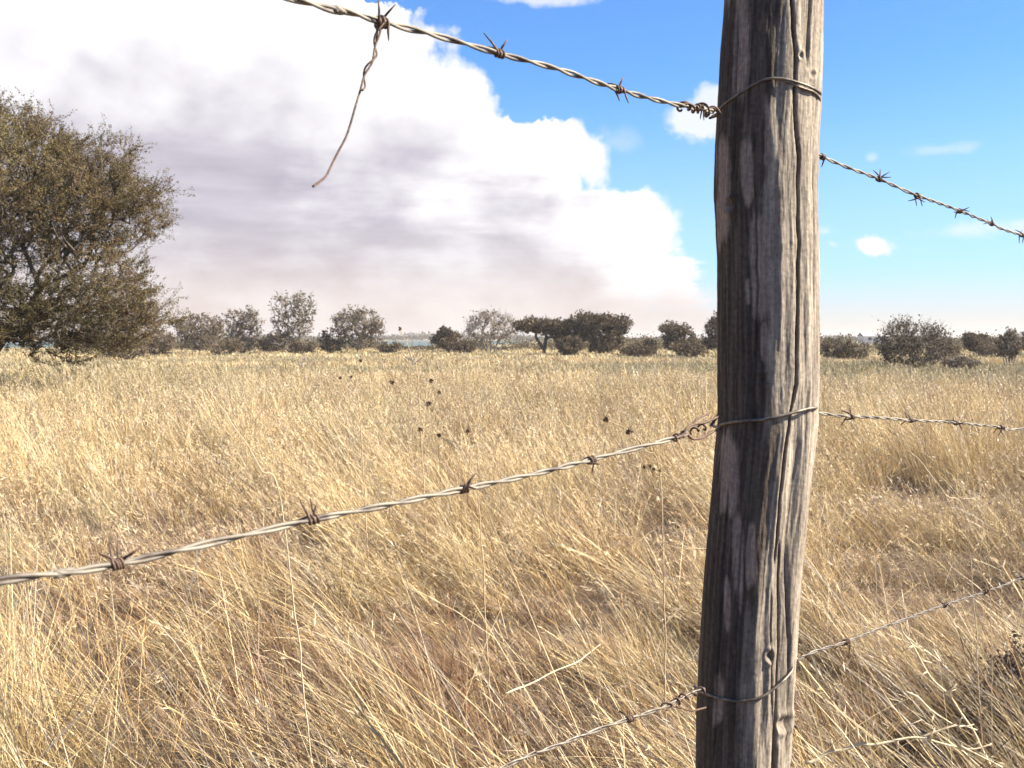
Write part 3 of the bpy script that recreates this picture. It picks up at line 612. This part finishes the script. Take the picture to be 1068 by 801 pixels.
ctop = np.array([[X0[-1], PY, 1.925]]); V = np.vstack([V, ctop]); b0 = (NZ - 1) * NA
Q = np.vstack([Q] + [[[b0 + s, b0 + s + 1, b0 + (s + 2) % NA, NZ * NA]] for s in range(0, NA, 2)])
# post colours: grey bleached wood, bark remains with left-side shade painted in, pale flakes where bark fell off
side = 1 / (1 + np.exp((np.sin(PH) * 7 - .1 - (big - .5) * 4)))           # bark mask follows the unlit left face and paints its shade darker
bark_shade = np.clip((big - .5) * 2.5 + .75 + (side - .45) * 2.2 + (fine2 - .5) * 1.5, 0, 1) * np.clip(side * 2.0, 0, 1)
def patch(px, y0_, y1_, w_):
    mid = (y0_ + y1_) / 2; hh_ = (y1_ - y0_) / 2; d_ = np.sqrt(((PXX - px - (fine2 - .5) * 12) / w_) ** 2 + ((PYY - mid) / hh_) ** 4) + (fine2 - .5) * 1.3 + (tiny - .5) * .4; return np.clip((1.1 - d_) * 2.4, 0, 1) * front
pm_ = 0
for a_ in ((773, -20, 100, 11), (755, 135, 250, 8), (795, 225, 335, 9), (799, 100, 180, 6), (779, 290, 320, 4), (762, 455, 540, 9), (770, 535, 640, 6), (758, 600, 660, 4), (750, 700, 760, 5), (798, 335, 375, 4), (784, 540, 610, 5), (765, -100, 0, 8), (782, 150, 215, 5)): pm_ = np.maximum(pm_, patch(*a_))
grey = np.array([.345, .285, .215]); grey2 = np.array([.215, .175, .132]); bark_shade_c = np.array([.052, .037, .027]); bark_shade_c2 = np.array([.095, .07, .052]); flake = np.array([.24, .175, .135])
g1 = np.clip((fine - .42) * 4, 0, 1)[..., None]; col = grey * g1 + grey2 * (1 - g1); col = col * (.78 + .5 * big[..., None])
b1 = np.clip((fine - .4) * 4, 0, 1)[..., None]; bc = bark_shade_c2 * b1 + bark_shade_c * (1 - b1); bm = bark_shade[..., None]; col = col * (1 - bm) + bc * bm
fl = flake * (.7 + .6 * fine[..., None]); col = col * (1 - pm_[..., None]) + fl * pm_[..., None]
# dark weathered streaks on the pale side
st = np.clip((seamless(lambda u: fbm(u * 14, ZZ, .13, 3, 37)) - .58) * 6, 0, 1)[..., None] * (1 - bm); col = col * (1 - .5 * st) + .5 * st * np.array([.13, .10, .08])
col = col * (1 - .75 * crk[..., None]) + .75 * crk[..., None] * np.array([.05, .035, .028])
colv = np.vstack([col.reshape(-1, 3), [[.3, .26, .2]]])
m, nt, b = mat('weathered_wood'); Ln = nt.links.new
at = N(nt, 'ShaderNodeVertexColor', layer_name='Col'); tcn = N(nt, 'ShaderNodeTexCoord'); mp = N(nt, 'ShaderNodeMapping'); mp.inputs['Scale'].default_value = (1, 1, .1); Ln(tcn.outputs['Object'], mp.inputs[0])
n1 = N(nt, 'ShaderNodeTexNoise', Scale=420, Detail=5); Ln(mp.outputs[0], n1.inputs['Vector']); n3 = N(nt, 'ShaderNodeTexNoise', Scale=170, Detail=4); Ln(tcn.outputs['Object'], n3.inputs['Vector'])
ad = N(nt, 'ShaderNodeMath', operation='ADD'); Ln(n1.outputs[0], ad.inputs[0]); Ln(n3.outputs[0], ad.inputs[1])
mr = N(nt, 'ShaderNodeMapRange'); mr.inputs[1].default_value = .7; mr.inputs[2].default_value = 1.3; mr.inputs[3].default_value = .62; mr.inputs[4].default_value = 1.3; Ln(ad.outputs[0], mr.inputs[0])
ml = N(nt, 'ShaderNodeMix', data_type='RGBA', blend_type='MULTIPLY'); ml.inputs[0].default_value = 1; Ln(at.outputs['Color'], ml.inputs[6]); Ln(mr.outputs[0], ml.inputs[7])
Ln(ml.outputs[2], b.inputs['Base Color']); b.inputs['Roughness'].default_value = .85; b.inputs['Specular IOR Level'].default_value = .2
bp = N(nt, 'ShaderNodeBump', Strength=.6, Distance=.0012); Ln(ad.outputs[0], bp.inputs['Height']); Ln(bp.outputs[0], b.inputs['Normal'])
POST = thing('fence_post', 'weathered grey wooden fence post with cracks and bark remains, standing in the grass', 'fence post', (X0[0], PY, 0))
V[:, 0] -= X0[0]; V[:, 1] -= PY
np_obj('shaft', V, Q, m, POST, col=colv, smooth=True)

def on_post(px, py, off=.0016):               # point on the rounded face of the post
    d = ray(px, py); lo = .9; prev = None
    for s in np.arange(1.1, 1.5, .0012):
        q = np.array([0, 0, EYE]) + d * s; xx, r_ = post_c(q[2]); rr2 = math.hypot(q[0] - xx, q[1] - PY)
        if rr2 < r_ + off: return q
        if prev is None or rr2 < prev[0]: prev = (rr2, q, xx, r_)
    rr2, q, xx, r_ = prev; k_ = (r_ + off) / rr2; return np.array([xx + (q[0] - xx) * k_, PY + (q[1] - PY) * k_, q[2]])
q = on_post(826, 756, 0); V, Qn = tube(np.array([q + (-.004, .012, 0), q + (.002, -.004, .0005), q + (.0065, -.010, .0005)]), np.array([.0016, .0016, .0026]), 8)
V = V - np.array([X0[0], PY, 0]); np_obj('nail', V, Qn, M_rust, POST, smooth=True)

# ------------------------------------------------------------------ wires
FA = R(46); fdir = np.array([math.sin(FA), math.cos(FA), 0]); fn = np.array([math.cos(FA), -math.sin(FA), 0]); fp = np.array([X0[600], PY, 0])
def on_fence(px, py):
    d = ray(px, py); s = np.dot(fn, fp - np.array([0, 0, EYE])) / np.dot(fn, d); return np.array([0, 0, EYE]) + d * s
def twisted(T, pts, pitch=.085, r=.0017, off=.0018, m_=None, ph0=0., label=None, step=.0025, name='wire_strand', n=2, wob=.0009):
    p, s = spline(pts, step); t_, u, v = frames(p)
    w_ = np.stack([vnoise(s, s * 0, .11, 3 + k) - .5 for k in range(3)], -1) * wob * 2; p = p + w_
    ph = 2 * np.pi * s / pitch + 2.8 * (vnoise(s, s * 0, .13, 8) - .5) + ph0
    rr_ = off * (1 + .35 * (vnoise(s, s * 0, .05, 12) - .5))
    for k in range(n):
        a = ph + 2 * np.pi * k / n; q_ = p + rr_[:, None] * (np.cos(a)[:, None] * u + np.sin(a)[:, None] * v)
        V, Q = tube(q_, r, 8); np_obj(name, V, Q, m_ or M_wire, T, smooth=True)
    return p, s
def barb(T, c0, t0, seed, sz=1.0, r=.00115):
    rs = np.random.default_rng(seed); t0 = nrm(t0); a = np.array([0, 0, 1.]); u = nrm(np.cross(t0, a)); v = np.cross(t0, u); out = []
    for k in range(2):
        f0 = rs.uniform(0, 6.28); turns = 1.5 + .3 * rs.random(); nn = 22; fi = np.linspace(0, 2 * np.pi * turns, nn); hw = .0037
        ax = (np.linspace(-1, 1, nn) * .0038 + (k - .5) * .0030)
        hel = c0 + ax[:, None] * t0 + hw * (np.cos(fi + f0)[:, None] * u + np.sin(fi + f0)[:, None] * v)
        def tang(a_, sg): return sg * (-math.sin(a_) * u + math.cos(a_) * v)
        le = rs.uniform(.0135, .020, 2) * sz; ti = rs.normal(0, .35, 2)
        e0 = nrm(tang(fi[0] + f0, -1) + t0 * (-.25 + ti[0])); e1 = nrm(tang(fi[-1] + f0, 1) + t0 * (.25 + ti[1]))
        pts = np.vstack([hel[0] + e0 * le[0], hel[0] + e0 * le[0] * .5 + .0004, hel, hel[-1] + e1 * le[1] * .5 - .0004, hel[-1] + e1 * le[1]])
        rad = np.full(len(pts), r * sz ** .5); rad[0] = rad[-1] = r * .45; out.append(tube(pts, rad, 6))
    V, Q = merge(out); np_obj('barb', V, Q, M_rust, T, smooth=True)
def barbs_at(T, p, pxs, seed, sz=1.0, extra=()):
    proj = []
    d = p - np.array([0, 0, EYE]); yc = d[:, 1] * cp - d[:, 2] * sp; px = CX + F * d[:, 0] / yc; ok = yc > .1
    for k, x in enumerate(pxs):
        i = int(np.argmin(np.where(ok, np.abs(px - x), 1e9))); i = min(max(i, 1), len(p) - 2); barb(T, p[i], p[i + 1] - p[i - 1], seed + k, sz)
    for k, s in enumerate(extra):
        i = min(max(int(s / .0025), 1), len(p) - 2); barb(T, p[i], p[i + 1] - p[i - 1], seed + 50 + k, sz)
def extend(pts, at_end, L_, slope):           # carry the wire on outside the picture
    p = [np.array(q) for q in pts]; e_ = p[-1] if at_end else p[0]; q = e_ + (fdir if at_end else -fdir) * L_ + np.array([0, 0, slope * L_])
    mid = e_ + (fdir if at_end else -fdir) * L_ * .4 + np.array([0, 0, slope * L_ * .4])
    return p + [mid, q] if at_end else [q, mid] + p
def tie(T, pts, r=.0017, name='tie_wire', m_=None, step=.0025):
    p, s = spline(pts, step); p = p + np.stack([vnoise(s, s * 0, .02, 3 + k) - .5 for k in range(3)], -1) * .0009
    V, Q = tube(p, r, 8); return np_obj(name, V, Q, m_ or M_tie, T, smooth=True)
def coil(T, a, b_, turns, rad, r, m_=None, name='wire_knot', seed=0):
    rs = np.random.default_rng(seed); n = int(turns * 14); t_ = np.linspace(0, 1, n); d = nrm(b_ - a); u = nrm(np.cross(d, [0, 0, 1.])); v = np.cross(d, u); ph = t_ * turns * 2 * np.pi + seed
    rr_ = rad * (1 + .35 * np.sin(ph * .37 + seed)); tj = t_ + .02 * np.sin(ph * 1.3)
    p = a + (b_ - a) * tj[:, None] + rr_[:, None] * (np.cos(ph)[:, None] * u + np.sin(ph)[:, None] * v); return tube(p, r, 8)
def back(px, py, dep):                        # point behind the post's edge
    q = on_post(px, py); return q + np.array([0, dep, 0])

# top wire
T = thing('barbed_wire', 'topmost barbed wire against the sky, sloping down towards the post', 'barbed wire', tuple(on_fence(745, 117)), 'barbed wires strung along the fence'); o_ = np.array(T.location)
class _Rel:                                   # parts are modelled in world space; shift their meshes under the empty
    pass
def rel(T, start):
    for ob in list(C.objects)[start:]:
        if ob.parent == T: ob.data.transform(Matrix.Translation(-Vector(T.location)))
n0 = len(C.objects)
left = [on_fence(x, y) for x, y in [(308, 0), (350, 10), (398, 23), (460, 38), (520, 55), (580, 72), (645, 93), (700, 108), (745, 117)]]
p, s = twisted(T, extend(left, False, 1.3, .02)); barbs_at(T, p, [398, 520, 645], 3, 1.12, extra=(.25, .45, .65, .85))
right = [on_fence(x, y) for x, y in [(842, 156), (858, 164), (917, 187), (957, 204), (1001, 220), (1034, 233), (1068, 246)]]
p, s = twisted(T, extend(right, True, 2.6, -.03), ph0=1.0, r=.00145, off=.0016); barbs_at(T, p, [858, 917, 957, 1001, 1034, 1066], 33, 1.0, extra=[s[-1] - .15 * k for k in range(3, 15)])
a_, b_ = on_fence(708, 110), on_fence(748, 117)
np_obj('wire_knot', *merge([coil(T, a_, b_, 4.2, .0048, .0015, seed=1), coil(T, a_ + (.006, 0, -.001), b_, 2.6, .0062, .0014, seed=3)]), M_rust, T, smooth=True)
barb(T, on_fence(729, 112), fdir, 91, .9)
wrap = [on_post(749, 118), on_post(752, 112), on_post(762, 104), on_post(775, 95), on_post(790, 86), on_post(806, 81.5), on_post(822, 83), on_post(838, 88), on_post(850, 93), on_post(855.5, 98)]
wrap = [wrap[0] + np.array([-.004, .02, .0])] + wrap + [wrap[-1] + np.array([.0005, .03, -.006]), wrap[-1] + np.array([-.012, .075, -.018]), wrap[-1] + np.array([-.05, .10, -.012]), wrap[-1] + np.array([-.10, .085, -.006]), wrap[0] + np.array([-.006, .03, .0])]
tie(T, wrap, .0018, 'post_loop')
tie(T, [on_post(820, 85), on_post(838, 92), on_post(850, 97), on_post(855, 104), on_post(855, 104) + np.array([0, .02, -.003])], .0016, 'post_loop')
rel(T, n0)

# middle wire
T = thing('barbed_wire', 'middle barbed wire, crossing in front of the grass from the lower left to the post', 'barbed wire', tuple(on_fence(745, 440)), 'barbed wires strung along the fence')
n0 = len(C.objects)
left = [on_fence(x, y) for x, y in [(0, 607), (60, 600), (125, 588), (190, 573), (250, 559), (328, 541), (400, 528), (484, 510), (560, 494), (617, 480), (660, 469), (703, 457), (716, 452)]]
p, s = twisted(T, extend(left, False, 1.3, .02), ph0=.6, pitch=.10); barbs_at(T, p, [125, 328, 484, 617], 9, 1.0, extra=(.2, .4, .6, .8, 1.0))
right = [on_fence(x, y) for x, y in [(846, 430), (870, 433), (890, 434), (950, 438), (997, 441), (1044, 445), (1068, 447)]]
p, s = twisted(T, extend(right, True, 2.6, -.02), r=.0014, off=.0015); barbs_at(T, p, [888, 950, 997, 1044], 45, 1.05, extra=[s[-1] - .17 * k for k in range(2, 13)])
w1 = [on_fence(x, y) for x, y in [(700, 458), (708, 455), (715, 452), (722, 457.5), (731, 457), (740, 452), (749, 448)]]; w2 = [on_fence(x, y) + np.array([0, -.004, 0]) for x, y in [(703, 457), (712, 453), (716, 446), (724, 442), (736, 440), (749, 434)]]
w3 = [on_fence(x, y) for x, y in [(739, 432), (734, 433.5), (726, 438), (722, 444)]]
np_obj('wire_knot', *merge([tube(spline(w1, .002)[0], .0018, 8), tube(spline(w2, .002)[0], .0017, 8), tube(spline(w3, .002)[0], .0013, 8), coil(T, on_fence(722, 450), on_fence(735, 444), 2, .0042, .0015, seed=2), coil(T, on_fence(702, 457), on_fence(714, 453), 3, .0034, .0012, seed=5)]), M_rust, T, smooth=True)
wrap = [on_post(750, 446), on_post(752, 443), on_post(765, 440), on_post(780, 438.5), on_post(795, 437.5), on_post(812, 434), on_post(830, 429.5), on_post(845, 426), on_post(851.5, 425)]
wrap = [wrap[0] + np.array([-.004, .02, 0])] + wrap + [wrap[-1] + np.array([.0, .03, -.002]), wrap[-1] + np.array([-.012, .075, -.006]), wrap[-1] + np.array([-.05, .10, -.006]), wrap[-1] + np.array([-.10, .085, -.004]), wrap[0] + np.array([-.006, .03, 0])]
tie(T, wrap, .0021, 'post_loop'); rel(T, n0)

# bottom wire
T = thing('barbed_wire', 'lowest barbed wire, rising out of the grass and crossing low on the post', 'barbed wire', tuple(on_fence(728, 722)), 'barbed wires strung along the fence')
n0 = len(C.objects)
left = [on_fence(x, y) for x, y in [(520, 804), (560, 786), (600, 770), (640, 755), (690, 738), (710, 729), (734, 718)]]
p, s = twisted(T, extend(left, False, 1.3, -.05), ph0=.6, r=.0014, off=.0015, m_=M_tie); barbs_at(T, p, [657], 77, .9, extra=(.3, .5, .7, .9, 1.1))
right = [on_fence(x, y) for x, y in [(836, 686), (855, 678), (882, 669), (940, 647), (985, 631), (1030, 616), (1068, 602)]]
wrap = [on_post(729, 722), on_post(732, 722), on_post(750, 728, .003), on_post(770, 731, .004), on_post(787, 729, .006), on_post(802, 722, .006), on_post(815, 712, .005), on_post(824, 702, .003), on_post(827.5, 695)]
tie(T, [wrap[0] + np.array([-.003, .02, .001])] + wrap + [wrap[-1] + np.array([.004, .02, .004]), wrap[-1] * .3 + right[0] * .7, right[0]], .0018, 'post_loop')
p, s = twisted(T, extend(right, True, 2.6, -.02), r=.0013, off=.0014, m_=M_tie); barbs_at(T, p, [883, 985, 1027, 1066], 145, 1.0, extra=[s[-1] - .17 * k for k in range(2, 13)])
np_obj('wire_knot', *merge([coil(T, on_fence(692, 737), on_fence(734, 719), 5, .0042, .0014, seed=2), tube(spline([on_fence(x, y) for x, y in [(736, 738), (722, 741), (708, 738), (700, 737), (695, 741)]], .002)[0], .0013, 8)]), M_rust, T, smooth=True); rel(T, n0)

# loose end of wire hanging from the top wire
T = thing('loose_wire', 'rusty loose wire end dangling from the left part of the topmost barbed wire', 'wire', tuple(on_fence(398, 25))); n0 = len(C.objects)
h = [on_fence(x, y) + np.array([0, -.004, 0]) for x, y in [(398, 24), (396, 36), (392, 50), (388, 66), (382, 80), (376, 96), (370, 114), (362, 138), (354, 160), (346, 178), (338, 188), (331, 196)]]
tie(T, [q + rng.normal(0, .0011, 3) for q in h], .00105, 'wire_strand', M_rust)
p_, s_ = spline(h[:6], .002); t_, u_, v_ = frames(p_); an = s_ * 2 * np.pi / .034; q_ = p_ + .0030 * (np.cos(an)[:, None] * u_ + np.sin(an)[:, None] * v_)
np_obj('wire_strand', *tube(q_, .0010, 8), M_rust, T, smooth=True)
np_obj('wire_knot', *coil(T, on_fence(392, 22), on_fence(404, 26), 3, .0046, .0012, seed=4), M_rust, T, smooth=True)
rel(T, n0)

# ------------------------------------------------------------------ single plants and twigs
def curvepts(pxs, Y0, Y1=None):
    n = len(pxs); return [P(x, y, Y0 + ((Y1 if Y1 else Y0) - Y0) * k / (n - 1)) for k, (x, y) in enumerate(pxs)]
def stalk(name, label, cat, lines, heads, m_, r=.0018, group=None, root=None, hr=.012):
    base = lines[0][0]; T = thing(name, label, cat, (base[0], base[1], max(base[2], 0)), group); o = np.array(T.location)
    rs = np.random.default_rng(len(label)); out = []
    for k, ln in enumerate(lines):
        p_, s_ = spline(ln, .012); p_ = p_ + np.stack([vnoise(s_, s_ * 0, .05, 30 + k + j_) - .5 for j_ in range(3)], -1) * .006
        rad = np.linspace(1, .45, len(p_)) * r * (1 if k == 0 else .7); out.append(tube(p_ - o, rad, 6))
    np_obj('stem', *merge(out), m_, T, smooth=True)
    for hpos in heads:                        # a burr of short pointed bracts
        n = 46; d = nrm(rs.normal(size=(n, 3))); c_ = np.array(hpos) - o; R_ = hr * rs.uniform(.6, .95); ln = R_ * rs.uniform(.8, 1.3, (n, 1))
        t_ = nrm(np.cross(d, rs.normal(size=(n, 3)))) * R_ * .28; V = np.stack([c_ + d * R_ * .2 - t_, c_ + d * R_ * .2 + t_, c_ + d * ln + t_ * .3, c_ + d * ln - t_ * .3], 1).reshape(-1, 3)
        np_obj('seed_head', V, np.arange(n * 4).reshape(-1, 4), M_seed, T)
    return T
def g0(px, Y, z=0): q = P(px, 400, Y); return np.array([q[0], Y, z])
Y = 3.4
mainl = [g0(512, Y), P(500, 530, Y), P(490, 489, Y), P(477, 463, Y), P(451, 429, Y), P(430, 411, Y), P(409, 399, Y)]
stalk('weed', 'tall dry weed with seven dark burrs, leaning left above the middle wire', 'weed', [mainl, [P(490, 489, Y), P(490, 468, Y), P(488, 450, Y)], [P(477, 463, Y), P(468, 458, Y), P(458, 454, Y)], [P(451, 429, Y), P(449, 424, Y), P(447, 421, Y)], [P(451, 429, Y), P(455, 418, Y), P(458, 409, Y), P(450, 397, Y)], [P(480, 470, Y), P(455, 452, Y), P(438, 448, Y)]],
      [P(409, 399, Y), P(488, 450, Y), P(458, 454, Y), P(447, 421, Y), P(458, 409, Y), P(450, 397, Y), P(438, 448, Y)], M_weed, .0028, 'dry weeds with dark burrs', hr=.011)
Y = 2.6
stalk('weed', 'thin dry weed with two brown burrs just above the middle wire near the post', 'weed', [[g0(700, Y), P(690, 520, Y), P(672, 468, Y), P(656, 450, Y), P(644, 443, Y), P(632, 438, Y)], [P(664, 460, Y), P(660, 455, Y), P(656, 450, Y)]], [P(632, 437, Y), P(656, 450, Y)], M_weed, .0026, 'dry weeds with dark burrs', hr=.012)
Y = 2.1
stalk('weed', 'reddish seeded weed below the middle wire beside the left side of the post', 'weed', [[g0(790, Y), P(752, 575, Y), P(735, 545, Y), P(712, 512, Y), P(690, 492, Y), P(672, 488, Y), P(655, 483, Y)], [P(752, 575, Y), P(735, 572, Y), P(712, 572, Y), P(690, 566, Y)]], [P(688, 491, Y), P(682, 489, Y), P(672, 487, Y), P(678, 486, Y)], M_weed, .0019, 'dry weeds with dark burrs', hr=.006)
Y = 5.0
stalk('weed', 'slender far weed with three small dark burrs left of the bare sapling', 'weed', [[g0(385, Y), P(375, 430, Y), P(366, 394, Y)], [P(372, 415, Y), P(360, 403, Y), P(355, 394, Y)], [P(370, 405, Y), P(374, 390, Y), P(376, 377, Y)]], [P(366, 393, Y), P(355, 394, Y), P(376, 376, Y)], M_weed, .004, 'dry weeds with dark burrs', hr=.015)
Y = 5.5
stalk('weed', 'tall weed whose single dark burr stands against the sky beside the strip of lake', 'weed', [[g0(446, Y), P(436, 400, Y), P(428, 366, Y), P(417, 343, Y)]], [P(417, 343, Y)], M_weed, .004, 'dry weeds with dark burrs', hr=.016)
Y = 38
stalk('bare_sapling', 'small bare forked sapling standing in front of the strip of lake', 'sapling', [[g0(431, Y), P(431, 384, Y), P(430, 376, Y), P(426, 364, Y), P(424, 354, Y)], [P(430, 378, Y), P(436, 368, Y), P(438, 356, Y)], [P(431, 380, Y), P(441, 372, Y), P(444, 364, Y)], [P(430, 376, Y), P(421, 370, Y), P(418, 362, Y)], [P(427, 366, Y), P(430, 360, Y), P(431, 352, Y)]], [], M_bark_grey, .035)
stalk('bare_sapling', 'tiny bare leafless sapling in the grass before the tall airy tree', 'sapling', [[g0(316, Y), P(316, 386, Y), P(315, 380, Y), P(312, 371, Y)], [P(316, 385, Y), P(322, 378, Y), P(327, 373, Y)], [P(316, 384, Y), P(309, 379, Y), P(305, 376, Y)], [P(315, 380, Y), P(318, 374, Y), P(318, 369, Y)]], [], M_bark_grey, .03)
stalk('dry_stalk', 'long pale dry stalk leaning right to left above the middle wire at the left', 'grass stalk', [[g0(330, 2.6), P(295, 537, 2.5), P(272, 489, 2.45), P(245, 445, 2.4), P(218, 406, 2.35)]], [], M_pale_twig, .0024, 'single long stalks')
stalk('dry_stalk', 'pale bent straw lying across the grass above the lowest wire', 'grass stalk', [curvepts([(528, 724), (550, 714), (575, 701), (600, 691), (612, 684), (627, 673)], 1.75, 1.95)], [], M_pale_twig, .0020, 'single long stalks')
stalk('dry_stalk', 'two long thin stalks arching up right of the post below the middle wire', 'grass stalk', [[g0(1040, 2.7), P(1010, 560, 2.6), P(985, 515, 2.55), P(962, 484, 2.5), P(948, 470, 2.5)], [g0(1046, 2.7), P(1030, 560, 2.6), P(1000, 517, 2.55), P(975, 492, 2.5)]], [], M_pale_twig, .0020, 'single long stalks')
def thorny(name, label, pts, side_, r, m_, seed, Yr):
    rs = np.random.default_rng(seed); ln = [pts]; p_, s_ = spline(pts, .03)
    for k in range(2, len(p_) - 1, 2):
        d = nrm(np.cross(p_[k + 1] - p_[k - 1], [0, 1, .2])) * rs.choice([-1, 1]); L_ = rs.uniform(.012, .03); ln.append([p_[k], p_[k] + d * L_ * .5 + rs.normal(0, .002, 3), p_[k] + d * L_])
    ln += side_; return stalk(name, label, 'twig', ln, [], m_, r, 'thorny twigs at the foot of the fence')
Y = 1.95
thorny('thorny_twig', 'upright thorny twig hooked on the lowest wire right of the post', [P(1034, 800, Y), P(1020, 770, Y), P(1008, 750, Y), P(992, 728, Y), P(975, 712, Y), P(962, 692, Y), P(953, 674, Y), P(942, 660, Y), P(939, 646, Y)], [[P(992, 728, Y), P(991, 720, Y), P(996, 719, Y)], [P(958, 685, Y), P(966, 690, Y), P(972, 691, Y)]], .0030, M_pale_twig, 4, 0)
Y = 1.85
thorny('thorny_twig', 'pale crooked thorny twig lying in the grass at the bottom right', [P(840, 796, Y), P(851, 794, Y), P(866, 784, Y), P(884, 780, Y), P(896, 775, Y), P(912, 776, Y), P(935, 772, Y), P(960, 770, Y), P(985, 777, Y), P(1012, 782, Y), P(1035, 775, Y)], [[P(896, 775, Y), P(894, 765, Y), P(894, 758, Y)], [P(960, 770, Y), P(985, 760, Y), P(1002, 757, Y), P(1020, 762, Y)], [P(1000, 779, Y), P(1025, 790, Y), P(1045, 800, Y)]], .0036, M_pale_twig, 5, 0)
thorny('thorny_twig', 'thin bent thorny twig between the upright twig and the crooked pale one', [P(945, 722, Y), P(958, 727, Y), P(972, 740, Y), P(990, 752, Y), P(1003, 757, Y), P(1016, 755, Y)], [[P(945, 757, Y), P(955, 753, Y), P(962, 750, Y)]], .0024, M_pale_twig, 6, 0)

# dark shrub added low at the right edge, standing in for a shaded hollow
bx = P(1112, 740, 3.0)
lob = [(0, 0, .22, .30, .3, .2), (-.16, 0, .16, .18, .22, .15)]
make_tree('shade_shrub', 'low dark leafy shrub added for the shaded hollow at the lower right edge', 'shrub', (bx[0], 2.9, 0), lob, 650, .05, [[(0, 0, 0), (0, 0, .12)], [(.05, 0, 0), (.15, 0, .15)], [(-.05, 0, 0), (-.15, 0, .12)]], 2.5, .09, 6, .016, [(.07, .045, .035), (.10, .065, .05), (.13, .09, .06)], rtip=.0015, rtw=.001, seed=9, exp=.36)

# ------------------------------------------------------------------ dusty air
m = bpy.data.materials.new('dusty_air'); m.use_nodes = True; nt = m.node_tree; nt.nodes.remove(nt.nodes['Principled BSDF'])
pv = N(nt, 'ShaderNodeVolumePrincipled'); pv.inputs['Color'].default_value = (.95, .88, .82, 1); pv.inputs['Density'].default_value = .00045; pv.inputs['Anisotropy'].default_value = .2
nt.links.new(pv.outputs[0], nt.nodes['Material Output'].inputs['Volume'])
hz = np_obj('haze', *box(-6100, 6100, -6100, 6100, -1.2, 9.0), m); kind(hz, 'stuff', 'thin pale dust hanging in the air over the plain', 'haze')
